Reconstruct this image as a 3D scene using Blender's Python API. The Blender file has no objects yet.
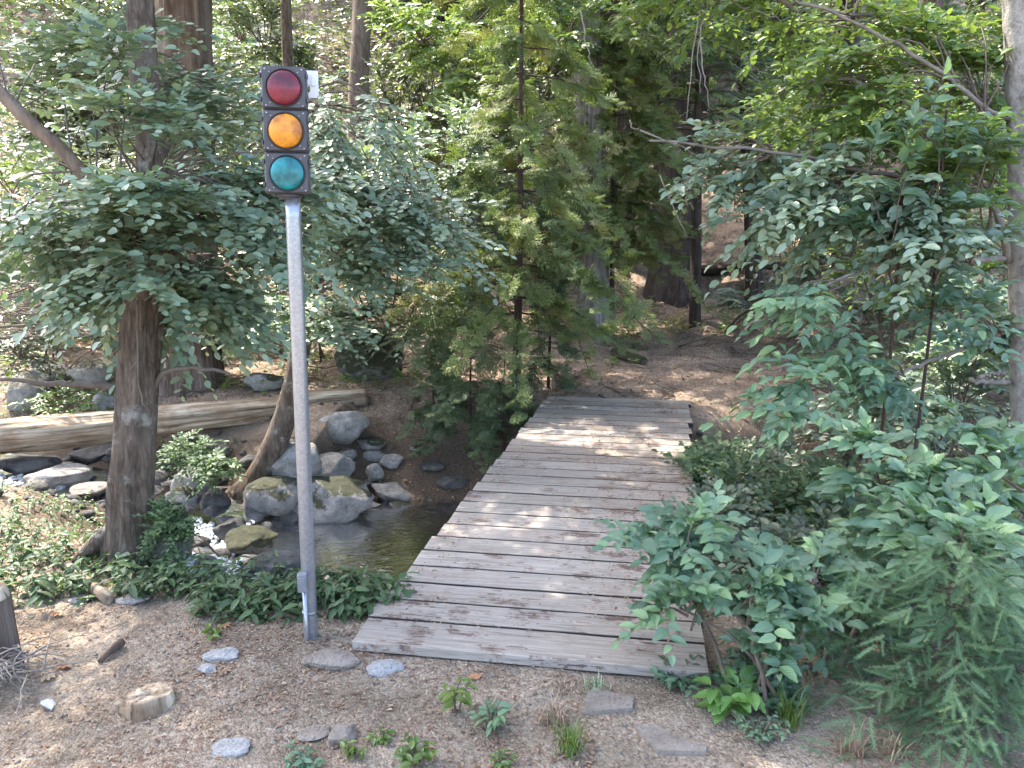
import bpy, bmesh, math, random
import numpy as np
from mathutils import Vector, noise as mnoise

# ------------------------------------------------------------------ camera, world, sun
SC = bpy.context.scene
COL = SC.collection
R = math.radians
F_PX, PITCH, CAM_H = 760.0, R(11.0), 1.8
SUN_AZ, SUN_EL = R(-52), R(56)          # azimuth measured from +Y, positive towards +X

cam_d = bpy.data.cameras.new('camera')
cam = bpy.data.objects.new('camera', cam_d); COL.objects.link(cam)
cam_d.sensor_width = 36.0
cam_d.lens = F_PX / 1024 * 36.0
cam_d.clip_start, cam_d.clip_end = 0.05, 400
cam.location = (0, 0, CAM_H)
cam.rotation_euler = (R(90) - PITCH, 0, 0)
SC.camera = cam

W = bpy.data.worlds.new('World'); SC.world = W; W.use_nodes = True
nt = W.node_tree; nt.nodes.clear()
sky = nt.nodes.new('ShaderNodeTexSky'); sky.sky_type = 'NISHITA'; sky.sun_disc = False
sky.sun_elevation = SUN_EL; sky.sun_rotation = SUN_AZ; sky.air_density = .8; sky.dust_density = 3.0; sky.ozone_density = .2
bg = nt.nodes.new('ShaderNodeBackground'); bg.inputs['Strength'].default_value = 0.15
wo = nt.nodes.new('ShaderNodeOutputWorld')
nt.links.new(sky.outputs[0], bg.inputs[0]); nt.links.new(bg.outputs[0], wo.inputs[0])

sun_d = bpy.data.lights.new('sun', 'SUN'); sun_d.energy = 2.2; sun_d.angle = R(0.5); sun_d.color = (1.0, .93, .82)
sun = bpy.data.objects.new('sun', sun_d); COL.objects.link(sun)
sdir = Vector((math.sin(SUN_AZ) * math.cos(SUN_EL), math.cos(SUN_AZ) * math.cos(SUN_EL), math.sin(SUN_EL)))
sun.rotation_euler = sdir.to_track_quat('Z', 'Y').to_euler()
sun.location = sdir * 60

vs = SC.view_settings
vs.view_transform = 'Standard'; vs.look = 'None'; vs.gamma = 1.0; vs.exposure = 2.85; vs.use_curve_mapping = False
SC.cycles.max_bounces = 5; SC.cycles.adaptive_threshold = .02; SC.cycles.diffuse_bounces = 2; SC.cycles.glossy_bounces = 2
SC.cycles.transmission_bounces = 4; SC.cycles.transparent_max_bounces = 8
SC.cycles.use_denoising = True

# ------------------------------------------------------------------ small maths
cp, sp_ = math.cos(PITCH), math.sin(PITCH)
def ray(px, py):
    cx, cy = (px - 512) / F_PX, (384 - py) / F_PX
    return np.array((cx, cp + cy * sp_, -sp_ + cy * cp))
def at(px, py, Y):
    d = ray(px, py); return np.array((0, 0, CAM_H)) + d * (Y / d[1])
def at_z(px, py, z):
    d = ray(px, py); return np.array((0, 0, CAM_H)) + d * ((z - CAM_H) / d[2])
def m_px(n, Y): return n * Y / F_PX

def vnoise(x, y, seed=0):
    x = np.asarray(x, float); y = np.asarray(y, float)
    xi = np.floor(x).astype(np.int64); yi = np.floor(y).astype(np.int64)
    fx = x - xi; fy = y - yi
    fx = fx * fx * (3 - 2 * fx); fy = fy * fy * (3 - 2 * fy)
    def h(a, b):
        n = (a * 374761393 + b * 668265263 + seed * 974634777) & 0x7fffffff
        n = ((n ^ (n >> 13)) * 1274126177) & 0x7fffffff
        return ((n ^ (n >> 16)) & 0xffff) / 65535.0
    return (h(xi, yi) * (1 - fx) + h(xi + 1, yi) * fx) * (1 - fy) + (h(xi, yi + 1) * (1 - fx) + h(xi + 1, yi + 1) * fx) * fy
def fbm(x, y, o=4, seed=0):
    s, a, t = 0, .5, 0
    for k in range(o):
        s = s + a * (vnoise(x * 2 ** k, y * 2 ** k, seed + k) - .5); t += a; a *= .5
    return s / t * 2
def sstep(t): t = np.clip(t, 0, 1); return t * t * (3 - 2 * t)

# ------------------------------------------------------------------ where the bridge lies
def nrm(a): return a / np.maximum(np.linalg.norm(a, axis=-1, keepdims=True), 1e-9)
DZ = .055
NL, FL, NR, FR = at_z(350, 644, DZ), at_z(546, 401, DZ), at_z(703, 668, DZ), at_z(688, 399, DZ)
ax = nrm((FL - NL) + (FR - NR)); ax[2] = 0; ax = nrm(ax); side = np.array((ax[1], -ax[0], 0))
Bc0 = (NL + NR) / 2; Bc1 = (FL + FR) / 2
BW = (abs((NR - NL) @ side) * .5 + abs((FR - FL) @ side) * .5) * 1.015
BL = (Bc1 - Bc0) @ ax
print('bridge width', BW, abs((NR - NL) @ side), abs((FR - FL) @ side), 'length', BL, 'yaw', math.degrees(math.atan2(ax[0], ax[1])), Bc0, Bc1)
Bmid = (Bc0 + Bc1) / 2; Bo = Bmid - ax * BL / 2; Bo[2] = DZ

# ------------------------------------------------------------------ terrain
CREEK = np.array([(-40, 16), (-12, 9.6), (-5.2, 7.6), (-3.2, 6.7), (-2.3, 6.0), (-1.2, 6.15), (.6, 5.9), (3, 6.3), (7, 6.2), (40, 3)], float)
CREEK_W = np.array([-.05, -.25, -.50, -.56, -.74, -.80, -.80, -.84, -.95, -1.6])      # water level at each point
CREEK_H = np.array([.3, .2, .12, .14, .30, .72, .78, .6, .5, .5])
def creek(x, y):
    x = np.asarray(x, float); y = np.asarray(y, float)
    best = np.full(x.shape, 1e9); lev = np.zeros(x.shape); wid = np.full(x.shape, .5)
    for i in range(len(CREEK) - 1):
        a, b = CREEK[i], CREEK[i + 1]; ab = b - a
        t = np.clip(((x - a[0]) * ab[0] + (y - a[1]) * ab[1]) / (ab @ ab), 0, 1)
        d = np.hypot(x - a[0] - t * ab[0], y - a[1] - t * ab[1])
        m = d < best
        best = np.where(m, d, best); wid = np.where(m, CREEK_H[i] + t * (CREEK_H[i + 1] - CREEK_H[i]), wid); lev = np.where(m, CREEK_W[i] + t * (CREEK_W[i + 1] - CREEK_W[i]), lev)
    return best, lev, wid
def height(x, y):
    x = np.asarray(x, float); y = np.asarray(y, float)
    d, lev, wid = creek(x, y)
    left = sstep((-x + .5) / 3.0); right = sstep((x - 2.8) / 4.0)
    e1 = np.maximum(y - 8.5, 0); e2 = np.maximum(y - (16 - 4.5 * left - 2 * right), 0); e3 = np.maximum(y - (19 - 4 * left - 1.0 * right), 0)
    base = .07 * e1 + .30 * e2 + .30 * e3
    base = base - .35 * np.maximum(y - 46, 0)
    base = base + np.where(y < 0, 0, 0) + .10 * fbm(x * .35, y * .35, 3, 5) * np.clip(y / 4, .25, 1) + .30 * fbm(x * .6, y * .6, 3, 9) * np.clip((y - 9) / 5, 0, 1)
    base = base + .035 * fbm(x * 2.2, y * 2.2, 3, 21) + .016 * fbm(x * 9, y * 9, 2, 31) + .16 * fbm(x * 1.8, y * 1.8, 3, 61) * np.clip((y - 9) / 4, 0, 1)
    bed = lev - .05 - .12 * sstep((wid - .25) / .4) + .12 * fbm(x * 1.9, y * 1.9, 3, 3)
    s = sstep((d - wid) / (1.75 - .3 * sstep((-x - 1.8) / 1.5)))
    z = bed + (base - bed) * s
    # the dirt is trodden up level with both ends of the deck
    for c0, zz in ((Bc0, DZ - .052), (Bc1, DZ - .045)):
        lx = (x - c0[0]) * side[0] + (y - c0[1]) * side[1]; ly = (x - c0[0]) * ax[0] + (y - c0[1]) * ax[1]
        dd_ = np.hypot(np.maximum(np.abs(lx) - BW / 2, 0), ly); k = sstep(1.15 - dd_ / .75)
        z = z + k * (zz + .012 * fbm(x * 6, y * 6, 2, 41) - z)
    return z
def hz(x, y): return float(height(np.array([x]), np.array([y]))[0])
_T = np.concatenate([np.linspace(.8, 14, 900), np.linspace(14, 70, 600)])
def gnd(px, py):
    d = ray(px, py); P = np.array((0, 0, CAM_H))[None] + d[None] * _T[:, None]
    k = np.nonzero(P[:, 2] < height(P[:, 0], P[:, 1]))[0]
    p = P[k[0]] if len(k) else P[-1]
    return np.array((p[0], p[1], hz(p[0], p[1])))

# ------------------------------------------------------------------ objects
def tag(o, label=None, cat=None, group=None, kind=None):
    if label: o['label'] = label
    if cat: o['category'] = cat
    if group: o['group'] = group
    if kind: o['kind'] = kind
    return o
def empty(name, loc, label, cat, group=None, rz=0):
    o = bpy.data.objects.new(name, None); COL.objects.link(o); o.empty_display_size = .1
    o.location = [float(c) for c in loc]; o.rotation_euler = (0, 0, rz)
    return tag(o, label, cat, group)
def link(name, me, mat, parent=None, loc=None):
    o = bpy.data.objects.new(name, me); COL.objects.link(o)
    if mat:
        me.materials.clear(); me.materials.append(mat)
    if parent is not None: o.parent = parent
    if loc is not None: o.location = [float(c) for c in loc]
    return o

class Geo:
    def __init__(s): s.v = []; s.q = []; s.t = []; s.tone = []; s.uv = []; s.n = 0
    def add(s, v, q=None, t=None, tone=.5, uv=None):
        v = np.asarray(v, float).reshape(-1, 3); n = len(v)
        s.v.append(v)
        if q is not None and len(q): s.q.append(np.asarray(q, np.int64).reshape(-1, 4) + s.n)
        if t is not None and len(t): s.t.append(np.asarray(t, np.int64).reshape(-1, 3) + s.n)
        s.tone.append(np.broadcast_to(np.asarray(tone, float), (n,)))
        s.uv.append(np.zeros((n, 2)) if uv is None else np.asarray(uv, float).reshape(-1, 2))
        s.n += n
    def build(s, name, mat, parent=None, origin=(0, 0, 0), smooth=True):
        v = np.concatenate(s.v) - np.asarray(origin, float)[None]
        q = np.concatenate(s.q) if s.q else np.zeros((0, 4), np.int64)
        t = np.concatenate(s.t) if s.t else np.zeros((0, 3), np.int64)
        me = bpy.data.meshes.new(name)
        me.vertices.add(len(v)); me.vertices.foreach_set('co', v.astype(np.float32).ravel())
        idx = np.concatenate([q.ravel(), t.ravel()]).astype(np.int32)
        me.loops.add(len(idx)); me.loops.foreach_set('vertex_index', idx)
        tot = np.concatenate([np.full(len(q), 4), np.full(len(t), 3)]).astype(np.int32)
        st = np.concatenate([[0], np.cumsum(tot)[:-1]]).astype(np.int32)
        me.polygons.add(len(tot)); me.polygons.foreach_set('loop_start', st); me.polygons.foreach_set('loop_total', tot)
        me.polygons.foreach_set('use_smooth', np.full(len(tot), smooth))
        a = me.attributes.new('tone', 'FLOAT', 'POINT'); a.data.foreach_set('value', np.concatenate(s.tone).astype(np.float32))
        u = me.uv_layers.new(name='uv'); u.data.foreach_set('uv', np.concatenate(s.uv)[idx].astype(np.float32).ravel())
        me.update(calc_edges=True)
        return link(name, me, mat, parent)

def nrm(a): return a / np.maximum(np.linalg.norm(a, axis=-1, keepdims=True), 1e-9)
def place(g, T, pos, axis, up, size, tone):
    """copies of template T (verts, quads, tris, uv) with y along axis, z near up"""
    V, Q, Tr, UV = T
    pos = np.asarray(pos, float).reshape(-1, 3); n = len(pos)
    if n == 0: return
    Y = nrm(np.asarray(axis, float).reshape(-1, 3)); X = nrm(np.cross(Y, np.asarray(up, float).reshape(-1, 3))); Z = np.cross(X, Y)
    S = np.asarray(size, float)
    if S.ndim == 0: S = np.full(n, float(S))
    v = pos[:, None] + S[:, None, None] * (V[None, :, 0:1] * X[:, None] + V[None, :, 1:2] * Y[:, None] + V[None, :, 2:3] * Z[:, None])
    off = np.arange(n)[:, None, None] * len(V)
    q = (Q[None] + off).reshape(-1, 4) if len(Q) else None
    t = (Tr[None] + off).reshape(-1, 3) if len(Tr) else None
    g.add(v.reshape(-1, 3), q, t, np.repeat(np.asarray(tone, float), len(V)), np.tile(UV, (n, 1)))

NOQ = np.zeros((0, 4), np.int64); NOT_ = np.zeros((0, 3), np.int64)
def leaf_simple(w=.26, fold=.10, droop=.12):
    V = np.array([(0, 0, 0), (-w * .92, .28, fold), (-w * .98, .60, fold * .9), (-w * .55, .88, fold * .3 - droop * .6), (0, 1, -droop), (w * .55, .88, fold * .3 - droop * .6), (w * .98, .60, fold * .9), (w * .92, .28, fold), (0, .46, -.02)], float)
    Q = np.array([(0, 8, 2, 1), (8, 4, 3, 2), (0, 7, 6, 8), (8, 6, 5, 4)])
    return V, Q, NOT_, np.stack([V[:, 0] / (2 * w) + .5, V[:, 1]], 1)
def leaf_fine(w=.26, fold=.13, droop=.22, serr=.012):
    ys = np.array([0, .06, .16, .28, .40, .52, .64, .75, .85, .93, 1.0])
    prof = np.array([.02, .35, .72, .93, 1, .97, .86, .68, .46, .24, .0])
    V = []; UV = []
    for i, (y, p) in enumerate(zip(ys, prof)):
        x = w * p + (serr if i % 2 else -serr) * (p > .05)
        z = -droop * y * y
        for sx in (-1, -.5, 0, .5, 1):
            V.append((sx * x, y - (.03 if abs(sx) == 1 and i % 2 == 0 else 0), z + fold * abs(sx) * p * (1 if abs(sx) < 1 else .85))); UV.append((.5 + sx * x / (2 * w), y))
    Q = []
    for i in range(len(ys) - 1):
        for k in range(4): a = i * 5 + k; Q.append((a, a + 1, a + 6, a + 5))
    return np.array(V, float), np.array(Q), NOT_, np.array(UV)
def frond_cedar(rs):
    """flat, forking spray of scale leaves"""
    V = []; Q = []
    def strip(p, a, l, w, z):
        d = np.array((math.sin(a), math.cos(a), 0)); s = np.array((math.cos(a), -math.sin(a), 0)); n = len(V)
        q = np.array((p[0], p[1], 0)); V.extend([q - s * w * .6, q + s * w * .6, q + d * l * .6 + s * w + (0, 0, z), q + d * l + (0, 0, z * 1.6), q + d * l * .6 - s * w + (0, 0, z)])
        Q.append((n, n + 1, n + 2, n + 4)); return n
    T = []
    n = strip((0, 0), 0, 1.0, .022, -.06); T.append((n + 4, n + 2, n + 3))
    for k in range(9):
        y = .08 + .09 * k; sd = 1 if k % 2 else -1; l = (.52 - .042 * k) * rs.uniform(.85, 1.15)
        a = sd * rs.uniform(.55, .85)
        n = strip((0, y), a, l, .030, rs.uniform(-.1, .02)); T.append((n + 4, n + 2, n + 3))
        for j in range(3):
            t = .3 + .25 * j; p = (math.sin(a) * l * t, y + math.cos(a) * l * t)
            a2 = a + (1 if j % 2 else -1) * rs.uniform(.5, .75)
            n = strip(p, a2, l * .42, .026, rs.uniform(-.06, .04)); T.append((n + 4, n + 2, n + 3))
    V = np.array(V, float); return V, np.array(Q), np.array(T), np.stack([V[:, 0] + .5, V[:, 1]], 1)
def frond_fir(rs, n=20, nl=.17):
    """twig with two ranks of flat needles"""
    V = [(-.008, 0, 0), (.008, 0, 0), (.004, 1, 0), (-.004, 1, 0)]; Q = [(0, 1, 2, 3)]; T = []
    for k in range(n):
        y = .02 + .97 * k / n
        for sd in (-1, 1):
            a = sd * rs.uniform(.75, 1.15); l = nl * rs.uniform(.8, 1.1) * (1 - .45 * (k / n) ** 3)
            dx, dy = math.sin(a) * l, math.cos(a) * l; z = rs.uniform(-.01, .05); w = .018; m = len(V)
            V.extend([(0, y - w, 0), (0, y + w, 0), (dx, dy + y, z)]); T.append((m, m + 1, m + 2))
    V = np.array(V, float); return V, np.array(Q), np.array(T), np.stack([V[:, 0] + .5, V[:, 1]], 1)

RS = random.Random(4)
LEAF = leaf_simple(); LEAF_N = leaf_simple(.21, .06, .15); LEAF_OAK = leaf_simple(.30, .05, .05); LEAF_F = leaf_fine(); LEAF_F2 = leaf_fine(.20, .09, .25); LEAF_F3 = leaf_simple(.26, .08, .2)
CEDAR = [frond_cedar(RS) for _ in range(3)]; FIR = [frond_fir(RS) for _ in range(2)]

def tube(g, pts, rad, sides=6, tone=.5, rough=0, seed=0, cap=True, lump=0):
    P = np.asarray(pts, float); n = len(P); rad = np.broadcast_to(np.asarray(rad, float), (n,))
    d = np.gradient(P, axis=0); d = nrm(d)
    ref = np.array((1., 0, 0)) if abs(d[:, 0]).mean() < .7 else np.array((0., 0, 1))
    U = nrm(np.cross(d, ref)); Vv = np.cross(d, U)
    a = np.linspace(0, 2 * np.pi, sides, endpoint=False)
    r = rad[:, None] * np.ones(sides)[None]
    L = np.concatenate([[0], np.cumsum(np.linalg.norm(np.diff(P, axis=0), axis=1))])
    if rough:
        A = a[None] / (2 * np.pi); per = max(5, int(sides / 3.2))
        # ridges that wrap round: noise on a circle
        cxn, cyn = np.cos(a)[None] * per / 2.2 + 50, np.sin(a)[None] * per / 2.2 + 50
        hh = L[:, None] / max(rad.mean(), .02) * .35
        nz = fbm(cxn + hh * .33 + seed * 3.1, cyn + hh * .21 + 0 * cxn, 3, seed)
        r = r * (1 + rough * nz)
    if lump:
        r = r * (1 + lump * fbm(np.cos(a)[None] * .8 + 7 + L[:, None] * 1.4, np.sin(a)[None] * .8 + 3 + seed + 0 * L[:, None], 2, seed + 4))
    v = P[:, None] + r[..., None] * (np.cos(a)[None, :, None] * U[:, None] + np.sin(a)[None, :, None] * Vv[:, None])
    i = np.arange(n - 1)[:, None] * sides; k = np.arange(sides)[None]; k2 = (k + 1) % sides
    q = np.stack([i + k, i + k2, i + sides + k2, i + sides + k], -1).reshape(-1, 4)
    uv = np.stack([np.broadcast_to(a[None] / 6.283, (n, sides)), np.broadcast_to(L[:, None], (n, sides))], -1)
    v = v.reshape(-1, 3); uv = uv.reshape(-1, 2); t = None
    if cap:
        v = np.concatenate([v, P[:1], P[-1:]]); uv = np.concatenate([uv, uv[:1], uv[-1:]])
        kk = np.arange(sides); b = n * sides
        t = np.concatenate([np.stack([np.full(sides, b), (kk + 1) % sides, kk], 1), np.stack([np.full(sides, b + 1), (n - 1) * sides + kk, (n - 1) * sides + (kk + 1) % sides], 1)])
    g.add(v, q, t, tone, uv)
def curve(pts, n=12, jit=0, rs=None):
    P = np.asarray(pts, float); m = len(P)
    if m == 2: P = np.stack([P[0], (P[0] * 2 + P[1]) / 3, (P[0] + 2 * P[1]) / 3, P[1]]); m = 4
    Q = np.concatenate([[2 * P[0] - P[1]], P, [2 * P[-1] - P[-2]]]); out = []
    for u in np.linspace(0, m - 1 - 1e-6, n):
        i = int(u); t = u - i; a, b, c, d = Q[i:i + 4]
        out.append(.5 * (2 * b + (c - a) * t + (2 * a - 5 * b + 4 * c - d) * t * t + (3 * b - a - 3 * c + d) * t ** 3))
    out = np.array(out)
    if jit:
        for k in range(1, n): out[k] += np.array([rs.gauss(0, jit) for _ in range(3)]) * (k / n)
    return out

# ------------------------------------------------------------------ materials
def newmat(name):
    m = bpy.data.materials.new(name); m.use_nodes = True; n = m.node_tree; n.nodes.clear()
    o = n.nodes.new('ShaderNodeOutputMaterial'); return m, n, o
def N(n, typ, **kw):
    x = n.nodes.new('ShaderNode' + typ)
    for k, v in kw.items():
        if k.startswith('i_'):
            key = k[2:]; x.inputs[int(key) if key.isdigit() else key.replace('_', ' ')].default_value = v
        else: setattr(x, k, v)
    return x
def ramp(n, fac, stops, interp='LINEAR'):
    r = n.nodes.new('ShaderNodeValToRGB'); e = r.color_ramp.elements; r.color_ramp.interpolation = interp
    while len(e) > 1: e.remove(e[-1])
    for i, (p, c) in enumerate(stops):
        x = e[0] if i == 0 else e.new(p)
        x.position = p; x.color = (*c, 1) if len(c) == 3 else c
    n.links.new(fac, r.inputs[0]); return r.outputs[0]
def g3(v): return (v, v, v)
def mixc(n, fac, a, b, mode='MIX'):
    m = n.nodes.new('ShaderNodeMix'); m.data_type = 'RGBA'; m.blend_type = mode
    for s, val in ((0, fac), (6, a), (7, b)):
        if hasattr(val, 'is_output'): n.links.new(val, m.inputs[s])
        else: m.inputs[s].default_value = (*val, 1) if isinstance(val, tuple) and len(val) == 3 else val
    return m.outputs[2]
def mth(n, op, a, b=0.0):
    m = n.nodes.new('ShaderNodeMath'); m.operation = op
    for s, val in ((0, a), (1, b)):
        if hasattr(val, 'is_output'): n.links.new(val, m.inputs[s])
        else: m.inputs[s].default_value = val
    return m.outputs[0]
def coords(n, scale=(1, 1, 1), kind='Object'):
    tc = n.nodes.new('ShaderNodeTexCoord'); mp = n.nodes.new('ShaderNodeMapping'); mp.inputs['Scale'].default_value = scale
    n.links.new(tc.outputs[kind], mp.inputs['Vector']); return mp.outputs[0]
def tex_noise(n, vec, scale, detail=5, rough=.55, dist=0):
    t = N(n, 'TexNoise', i_Scale=scale, i_Detail=detail, i_Roughness=rough, i_Distortion=dist); n.links.new(vec, t.inputs['Vector']); return t.outputs['Fac']
def tex_vor(n, vec, scale, feature='F1', out='Distance', rnd=1.0):
    t = N(n, 'TexVoronoi', i_Scale=scale, i_Randomness=rnd); t.feature = feature; n.links.new(vec, t.inputs['Vector']); return t.outputs[out]
def bump(n, h, strength=.5, dist=.02, prev=None):
    b = N(n, 'Bump', i_Strength=strength, i_Distance=dist); n.links.new(h, b.inputs['Height'])
    if prev is not None: n.links.new(prev, b.inputs['Normal'])
    return b.outputs[0]
def principled(n, o, col, rough=.8, normal=None, spec=.4, metal=0, coat=0):
    p = n.nodes.new('ShaderNodeBsdfPrincipled')
    for key, val in (('Base Color', col), ('Roughness', rough), ('Metallic', metal), ('Specular IOR Level', spec), ('Coat Weight', coat)):
        if hasattr(val, 'is_output'): n.links.new(val, p.inputs[key])
        else: p.inputs[key].default_value = (*val, 1) if isinstance(val, tuple) else val
    if normal is not None: n.links.new(normal, p.inputs['Normal'])
    if o is not None: n.links.new(p.outputs[0], o.inputs[0])
    return p
def attr(n, name='tone'):
    a = n.nodes.new('ShaderNodeAttribute'); a.attribute_name = name; return a.outputs['Fac']

def mat_leaf(name, stops, trans=(.16, .26, .03), tw=.24, rough=.36, veins=False, spec=.75):
    m, n, o = newmat(name)
    c = ramp(n, attr(n), stops)
    big = tex_noise(n, coords(n), 1.1, 2); c = mixc(n, mth(n, 'MULTIPLY', big, .5), c, mixc(n, .6, c, stops[-1][1]))
    nm = None
    if veins:
        u = n.nodes.new('ShaderNodeUVMap'); u.uv_map = 'uv'; s = n.nodes.new('ShaderNodeSeparateXYZ'); n.links.new(u.outputs[0], s.inputs[0])
        dx = mth(n, 'ABSOLUTE', mth(n, 'SUBTRACT', s.outputs[0], .5))
        w = mth(n, 'SINE', mth(n, 'MULTIPLY', mth(n, 'SUBTRACT', s.outputs[1], mth(n, 'MULTIPLY', dx, .7)), 55.0))
        v = ramp(n, w, [(.0, g3(0)), (.80, g3(0)), (.97, g3(.55))])
        mid = ramp(n, dx, [(0, g3(1)), (.022, g3(.8)), (.04, g3(0))])
        vv = mth(n, 'MAXIMUM', v, mid)
        c = mixc(n, mth(n, 'MULTIPLY', vv, .45), c, (.18, .28, .10))
        nm = bump(n, mth(n, 'MULTIPLY', w, -1.0), .35, .004)
    p = principled(n, None, c, rough, nm, spec)
    t = n.nodes.new('ShaderNodeBsdfTranslucent'); n.links.new(mixc(n, .55, mixc(n, 1.0, c, (1.9, 2.0, 1.1), 'MULTIPLY'), trans), t.inputs[0])
    mx = n.nodes.new('ShaderNodeMixShader'); mx.inputs[0].default_value = tw
    n.links.new(p.outputs[0], mx.inputs[1]); n.links.new(t.outputs[0], mx.inputs[2]); n.links.new(mx.outputs[0], o.inputs[0])
    return m
def mat_bark(name, dark, mid, light, sc=14, zs=.12, lichen=None, bs=.9, smooth_bark=False):
    m, n, o = newmat(name)
    v = coords(n, (1, 1, zs)); v1 = coords(n)
    a = tex_noise(n, v, sc, 6, .62, .4); b = tex_vor(n, v, sc * 1.3, 'DISTANCE_TO_EDGE')
    fine = tex_noise(n, v, sc * 6, 4, .6)
    h = mth(n, 'ADD', mth(n, 'MULTIPLY', a, .8), mth(n, 'MULTIPLY', ramp(n, b, [(0, g3(0)), (.22, g3(1))]), .0 if smooth_bark else .10))
    h = mth(n, 'ADD', h, mth(n, 'MULTIPLY', fine, .3))
    c = ramp(n, h, [(.36, dark), (.60, mid), (.86, light)] if not smooth_bark else [(.35, dark), (.52, mid), (.72, light)])
    pat = tex_noise(n, v1, 3.2, 4); c = mixc(n, ramp(n, pat, [(.45, g3(0)), (.7, g3(.5))]), c, light)
    if lichen: c = mixc(n, ramp(n, tex_noise(n, v1, 6.5, 6, .7), [(.56, g3(0)), (.66, g3(.8))]), c, lichen)
    principled(n, o, c, .9, bump(n, h, bs, .03), .2)
    return m
def mat_rock(name, dark, light, moss=0, mosscol=(.026, .028, .011)):
    m, n, o = newmat(name)
    v = coords(n); a = tex_noise(n, v, 9, 9, .72); sp2 = tex_noise(n, v, 60, 4, .75); pa = tex_noise(n, v, 3.2, 5, .65)
    c = ramp(n, a, [(.34, dark), (.64, light)])
    c = mixc(n, ramp(n, sp2, [(.52, g3(0)), (.64, g3(.55))]), c, tuple(x * .45 for x in dark))
    c = mixc(n, ramp(n, pa, [(.5, g3(0)), (.7, g3(.4))]), c, (.27, .25, .21))
    r = .75
    if moss:
        ge = n.nodes.new('ShaderNodeNewGeometry'); s = n.nodes.new('ShaderNodeSeparateXYZ'); n.links.new(ge.outputs['Normal'], s.inputs[0])
        f = mth(n, 'ADD', mth(n, 'MULTIPLY', s.outputs[2], .5), mth(n, 'MULTIPLY', tex_noise(n, v, 6.5, 7, .7), 1.1))
        f = ramp(n, f, [(1.0 - moss * .62, g3(0)), (1.12 - moss * .62, g3(1))])
        c = mixc(n, mth(n, 'MULTIPLY', f, .92), c, mixc(n, tex_noise(n, v, 26, 6, .75), tuple(x * .35 for x in mosscol), tuple(x * 2.4 for x in mosscol)))
    h = mth(n, 'ADD', a, mth(n, 'MULTIPLY', sp2, .22))
    principled(n, o, c, r, bump(n, h, .9, .05), .3)
    return m
def mat_plain(name, col, rough=.6, var=.25, scale=12, metal=0, spec=.5, bs=.15, coat=0):
    m, n, o = newmat(name); v = coords(n); a = tex_noise(n, v, scale, 6, .6)
    c = ramp(n, a, [(.3, tuple(x * (1 - var) for x in col)), (.7, tuple(min(1, x * (1 + var)) for x in col))])
    principled(n, o, c, rough, bump(n, a, bs, .005), spec, metal, coat); return m

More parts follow.
